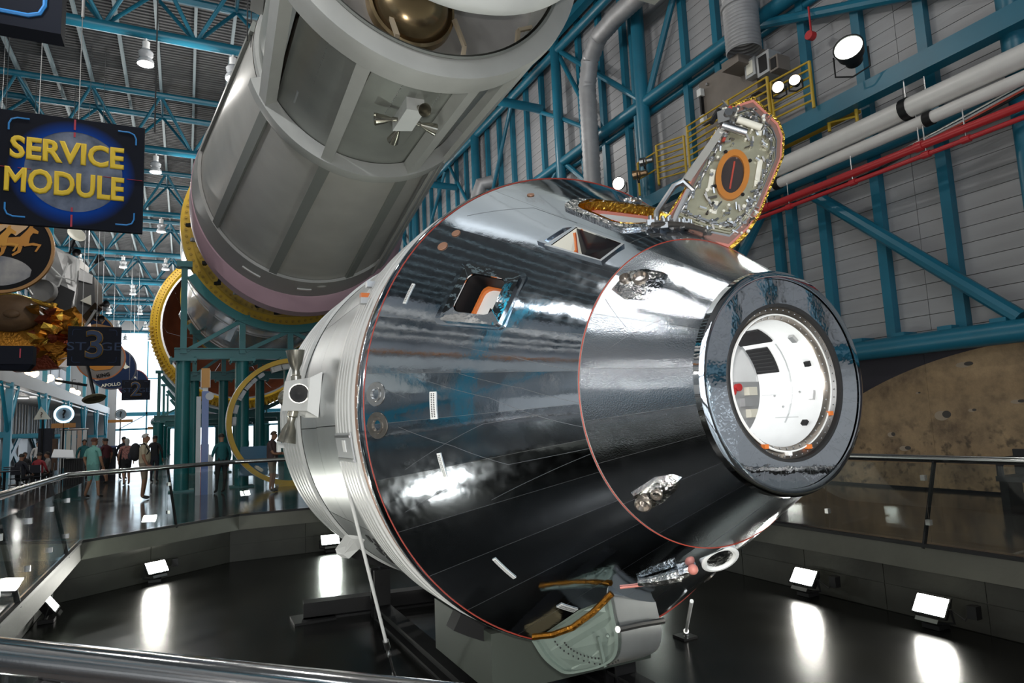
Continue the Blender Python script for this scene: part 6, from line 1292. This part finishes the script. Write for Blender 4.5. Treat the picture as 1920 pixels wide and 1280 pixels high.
# ================================================================== HALL FURNITURE
pyl = thing('banner_pylon', (.5, 21.0, 0), 'tall slim blue and silver pylon with an orange top in front of the teal columns', 'pylon')
obj('grey_fin', MB().bx(.28, .40, 20.9, 21.1, 0, 2.75), ZINC, pyl, smooth=False); obj('grey_fin', MB().bx(.62, .72, 20.9, 21.1, 0, 1.1), ZINC, pyl, smooth=False)
obj('blue_shaft', MB().bx(.42, .60, 20.92, 21.08, 0, 2.9), mat('pylon blue', (.10, .17, .42), .35), pyl, smooth=False); obj('red_stripe', MB().bx(.405, .42, 20.9, 21.0, 0, 1.4), mat('pylon red', (.4, .08, .08), .4), pyl, smooth=False); obj('white_strip', MB().bx(.60, .62, 20.9, 21.0, 0, 1.4), WHITEP, pyl, smooth=False)
obj('orange_top', MB().bx(.40, .62, 20.88, 21.1, 3.0, 3.55), mat('pylon orange', (.62, .30, .06), .45), pyl, smooth=False); obj('edge_strip', MB().bx(.385, .40, 20.86, 21.1, 3.0, 3.5), WHITEP, pyl, smooth=False); obj('edge_strip', MB().bx(.62, .635, 20.86, 21.1, 3.0, 3.5), WHITEP, pyl, smooth=False); obj('neck', MB().bx(.44, .58, 20.93, 21.07, 2.9, 3.0), WHITEP, pyl, smooth=False); obj('round_badge', MB().tube((.62, 20.9, 2.75), (.62, 20.96, 2.75), .11, 18), ZINC, pyl)
ib = thing('info_counter', (-3.65, 29.9, 0), 'black slatted info counter with a tilted white reading board on top', 'counter')
obj('counter_body', MB().bx(-4.0, -3.4, 29.7, 30.2, 0, 1.02), BLACK, ib, smooth=False)
for k in range(8): obj('slat', MB().bx(-3.98 + .073 * k, -3.93 + .073 * k, 29.67, 29.7, .06, .98), BLACKR, ib, smooth=False)
obj('reading_board', MB().prism([(-4.35, 29.4, 1.12), (-3.65, 29.4, 1.06), (-3.75, 29.9, 1.34), (-4.35, 29.9, 1.40)], (0, .02, -.03)), mat('reading board', (.75, .78, .82), .35), ib, smooth=False); obj('board_arm', MB().tube((-3.95, 29.8, .9), (-3.98, 29.65, 1.2), .03, 8), STEEL, ib)
ib = thing('navy_kiosk', (-2.75, 31.5, 0), 'dark navy kiosk cabinet behind the man in the teal shirt', 'kiosk'); obj('kiosk_body', MB().bx(-3.0, -2.5, 31.3, 31.8, 0, 1.35), NAVY, ib, smooth=False); obj('kiosk_top', MB().bx(-3.04, -2.46, 31.26, 31.84, 1.35, 1.42), mat('kiosk top', (.03, .06, .2), .3), ib, smooth=False); obj('kiosk_screen', MB().bx(-2.95, -2.55, 31.28, 31.3, .8, 1.25), DARKIN, ib, smooth=False)
dp_ = thing('dark_display', (-5.05, 31.8, 0), 'tall dark display cabinet with white sheets beside it', 'display'); obj('cabinet_body', MB().bx(-5.45, -4.95, 33.6, 34.1, 0, 2.25), NAVY, dp_, smooth=False); obj('brown_face', MB().bx(-4.95, -4.80, 33.6, 34.0, .5, 1.8), BRN, dp_, smooth=False); obj('plinth', MB().bx(-5.5, -4.78, 33.55, 34.15, 0, .1), BLACK, dp_, smooth=False)
sd_ = thing('banner_stand', (-4.55, 36, 0), 'pale striped banner stand under the round question mark sign', 'banner')
for k in range(5): obj('banner_strip', MB().bx(-5.0 + .21 * k, -4.83 + .21 * k, 36, 36.03, .5 + .05 * (k % 2), 2.15), (WHITEP, CREAM, WHITEP, mat('banner peach', (.62, .45, .36), .6), WHITEP)[k], sd_, smooth=False)
obj('top_bar', MB().tube((-5.05, 36.02, 2.2), (-3.95, 36.02, 2.2), .03, 8), STEEL, sd_); obj('stand_leg', MB().tube((-5.0, 36.02, 0), (-5.0, 36.02, 2.2), .025, 8), STEEL, sd_); obj('stand_leg', MB().tube((-4.0, 36.02, 0), (-4.0, 36.02, 2.2), .025, 8), STEEL, sd_)
SGO = mat('sign orange', (.50, .22, .05), .5); NEON = glow('neon ring', (.55, .85, 1.0), 2.2)
def qsign(x, y, z, r, board, label, neon=True, post=True):
    t = thing('question_sign', (x, y, 0), label, 'sign', 'question mark signs'); obj('disc', MB().lathe([(0, .001), (0, r * .86), (.06, r * .86), (.06, .001)], (x, y, z), (0, 1, 0), 32, ref=(1, 0, 0)), mat('disc blue grey', (.25, .33, .40), .5), t, ang=40)
    obj('ring_tube', MB().path([(x + r * math.cos(2 * PI * i / 32), y - .02, z + r * math.sin(2 * PI * i / 32)) for i in range(33)], r * .13, 8, cap=False), NEON if neon else ZINC, t)
    textmesh('question_mark', '?', r * 1.5, BLACK, t, face_minus_y(x, y - .02, z), .004, .012); 
    obj('orange_board', MB().bx(x - board, x + board, y - .03, y + .05, z - r * 1.75, z - r * 1.15), SGO, t, smooth=False); obj('post', MB().tube((x, y, 0), (x, y, z - r), .035, 8), BLACK, t)
    return t
qsign(-4.5, 33.0, 2.79, .32, .42, 'round neon ringed question mark sign on an orange board')
qsign(-3.75, 50, 3.3, .30, .7, 'smaller unlit question mark sign with orange board, farther along the hall', False); qsign(-2.3, 66, 3.1, .35, .6, 'tiny question mark sign far down before the bright window', False)
tr = thing('triangle_sign', (-5.2, 33.5, 0), 'pale triangular sign with a question mark near the left columns', 'sign'); obj('board', MB().prism([(-5.62, 33.5, 2.62), (-5.02, 33.5, 2.62), (-5.38, 33.5, 3.15)], (0, .06, 0)), CREAM, tr, smooth=False); textmesh('question_mark', '?', .3, BRN, tr, face_minus_y(-5.35, 33.49, 2.8), .003, .004); obj('post', MB().tube((-5.3, 33.55, 0), (-5.3, 33.55, 2.65), .04, 8), BLACK, tr)
# boxes and lights of the gallery
WB = mat('white equipment', (.62, .64, .64), .4)
for i, y in enumerate(GY[1:6]):
    b_ = thing('wall_unit', (-8.6, y + 1.6, 2.9), 'white air unit hung under the gallery, %s from the viewer' % ORD[i].replace('nearest', 'one').strip().replace('  ', ' '), 'air unit', 'air units under the gallery'); obj('case', MB().bx(-8.9, -8.3, y + .9, y + 2.6, 2.95, 4.1), WB, b_, smooth=False)
    for k in range(3): obj('knob', MB().tube((-8.6 + .2 * (k - 1), y + .9, 3.3 + .25 * k), (-8.6 + .2 * (k - 1), y + .82, 3.3 + .25 * k), .08, 12), BLACK, b_)
    obj('hanger', MB().bx(-8.65, -8.55, y + 1.2, y + 1.3, 4.1, 4.9), ZINC, b_, smooth=False); obj('hanger', MB().bx(-8.65, -8.55, y + 2.2, y + 2.3, 4.1, 4.9), ZINC, b_, smooth=False)
GW = glow('gallery bulb', (1.0, .72, .40), 9.0)
k = 0
ORDN = ['first', 'second', 'third', 'fourth', 'fifth', 'sixth', 'seventh', 'eighth', 'ninth', 'tenth']
for y, z in ((41.0, 5.95), (47.6, 5.9), (49.2, 5.9), (53.2, 5.85), (54.5, 6.05), (64.5, 5.8), (67.5, 5.8), (58, 6.1)):
    t = thing('gallery_lamp', (-8.3, y, z), 'warm globe lamp above the gallery edge, %s along the row' % ORDN[k], 'lamp', 'warm lamps above the gallery'); k += 1
    obj('bulb', MB().ball((-8.3, y, z), .24, 12, 8), GW, t); obj('stem', MB().tube((-8.3, y, z + .2), (-8.3, y, z + .9), .02, 6), BLACK, t); obj('arm', MB().tube((-8.3, y, z + .9), (-8.07, y, z + .9), .02, 6), BLACK, t)
sh = thing('shutter', (-8.4, 39.3, 5.5), 'small pale louvred shutter above the gallery behind the black sign box', 'shutter')
for j in range(7): obj('slat', MB().bx(-8.45, -8.35, 38.7, 39.7, 5.6 + .16 * j, 5.7 + .16 * j), CREAM, sh, smooth=False)
obj('frame', MB().bx(-8.47, -8.4, 38.6, 39.8, 5.5, 6.75), ZINC, sh, smooth=False)

bpy.context.view_layer.update()
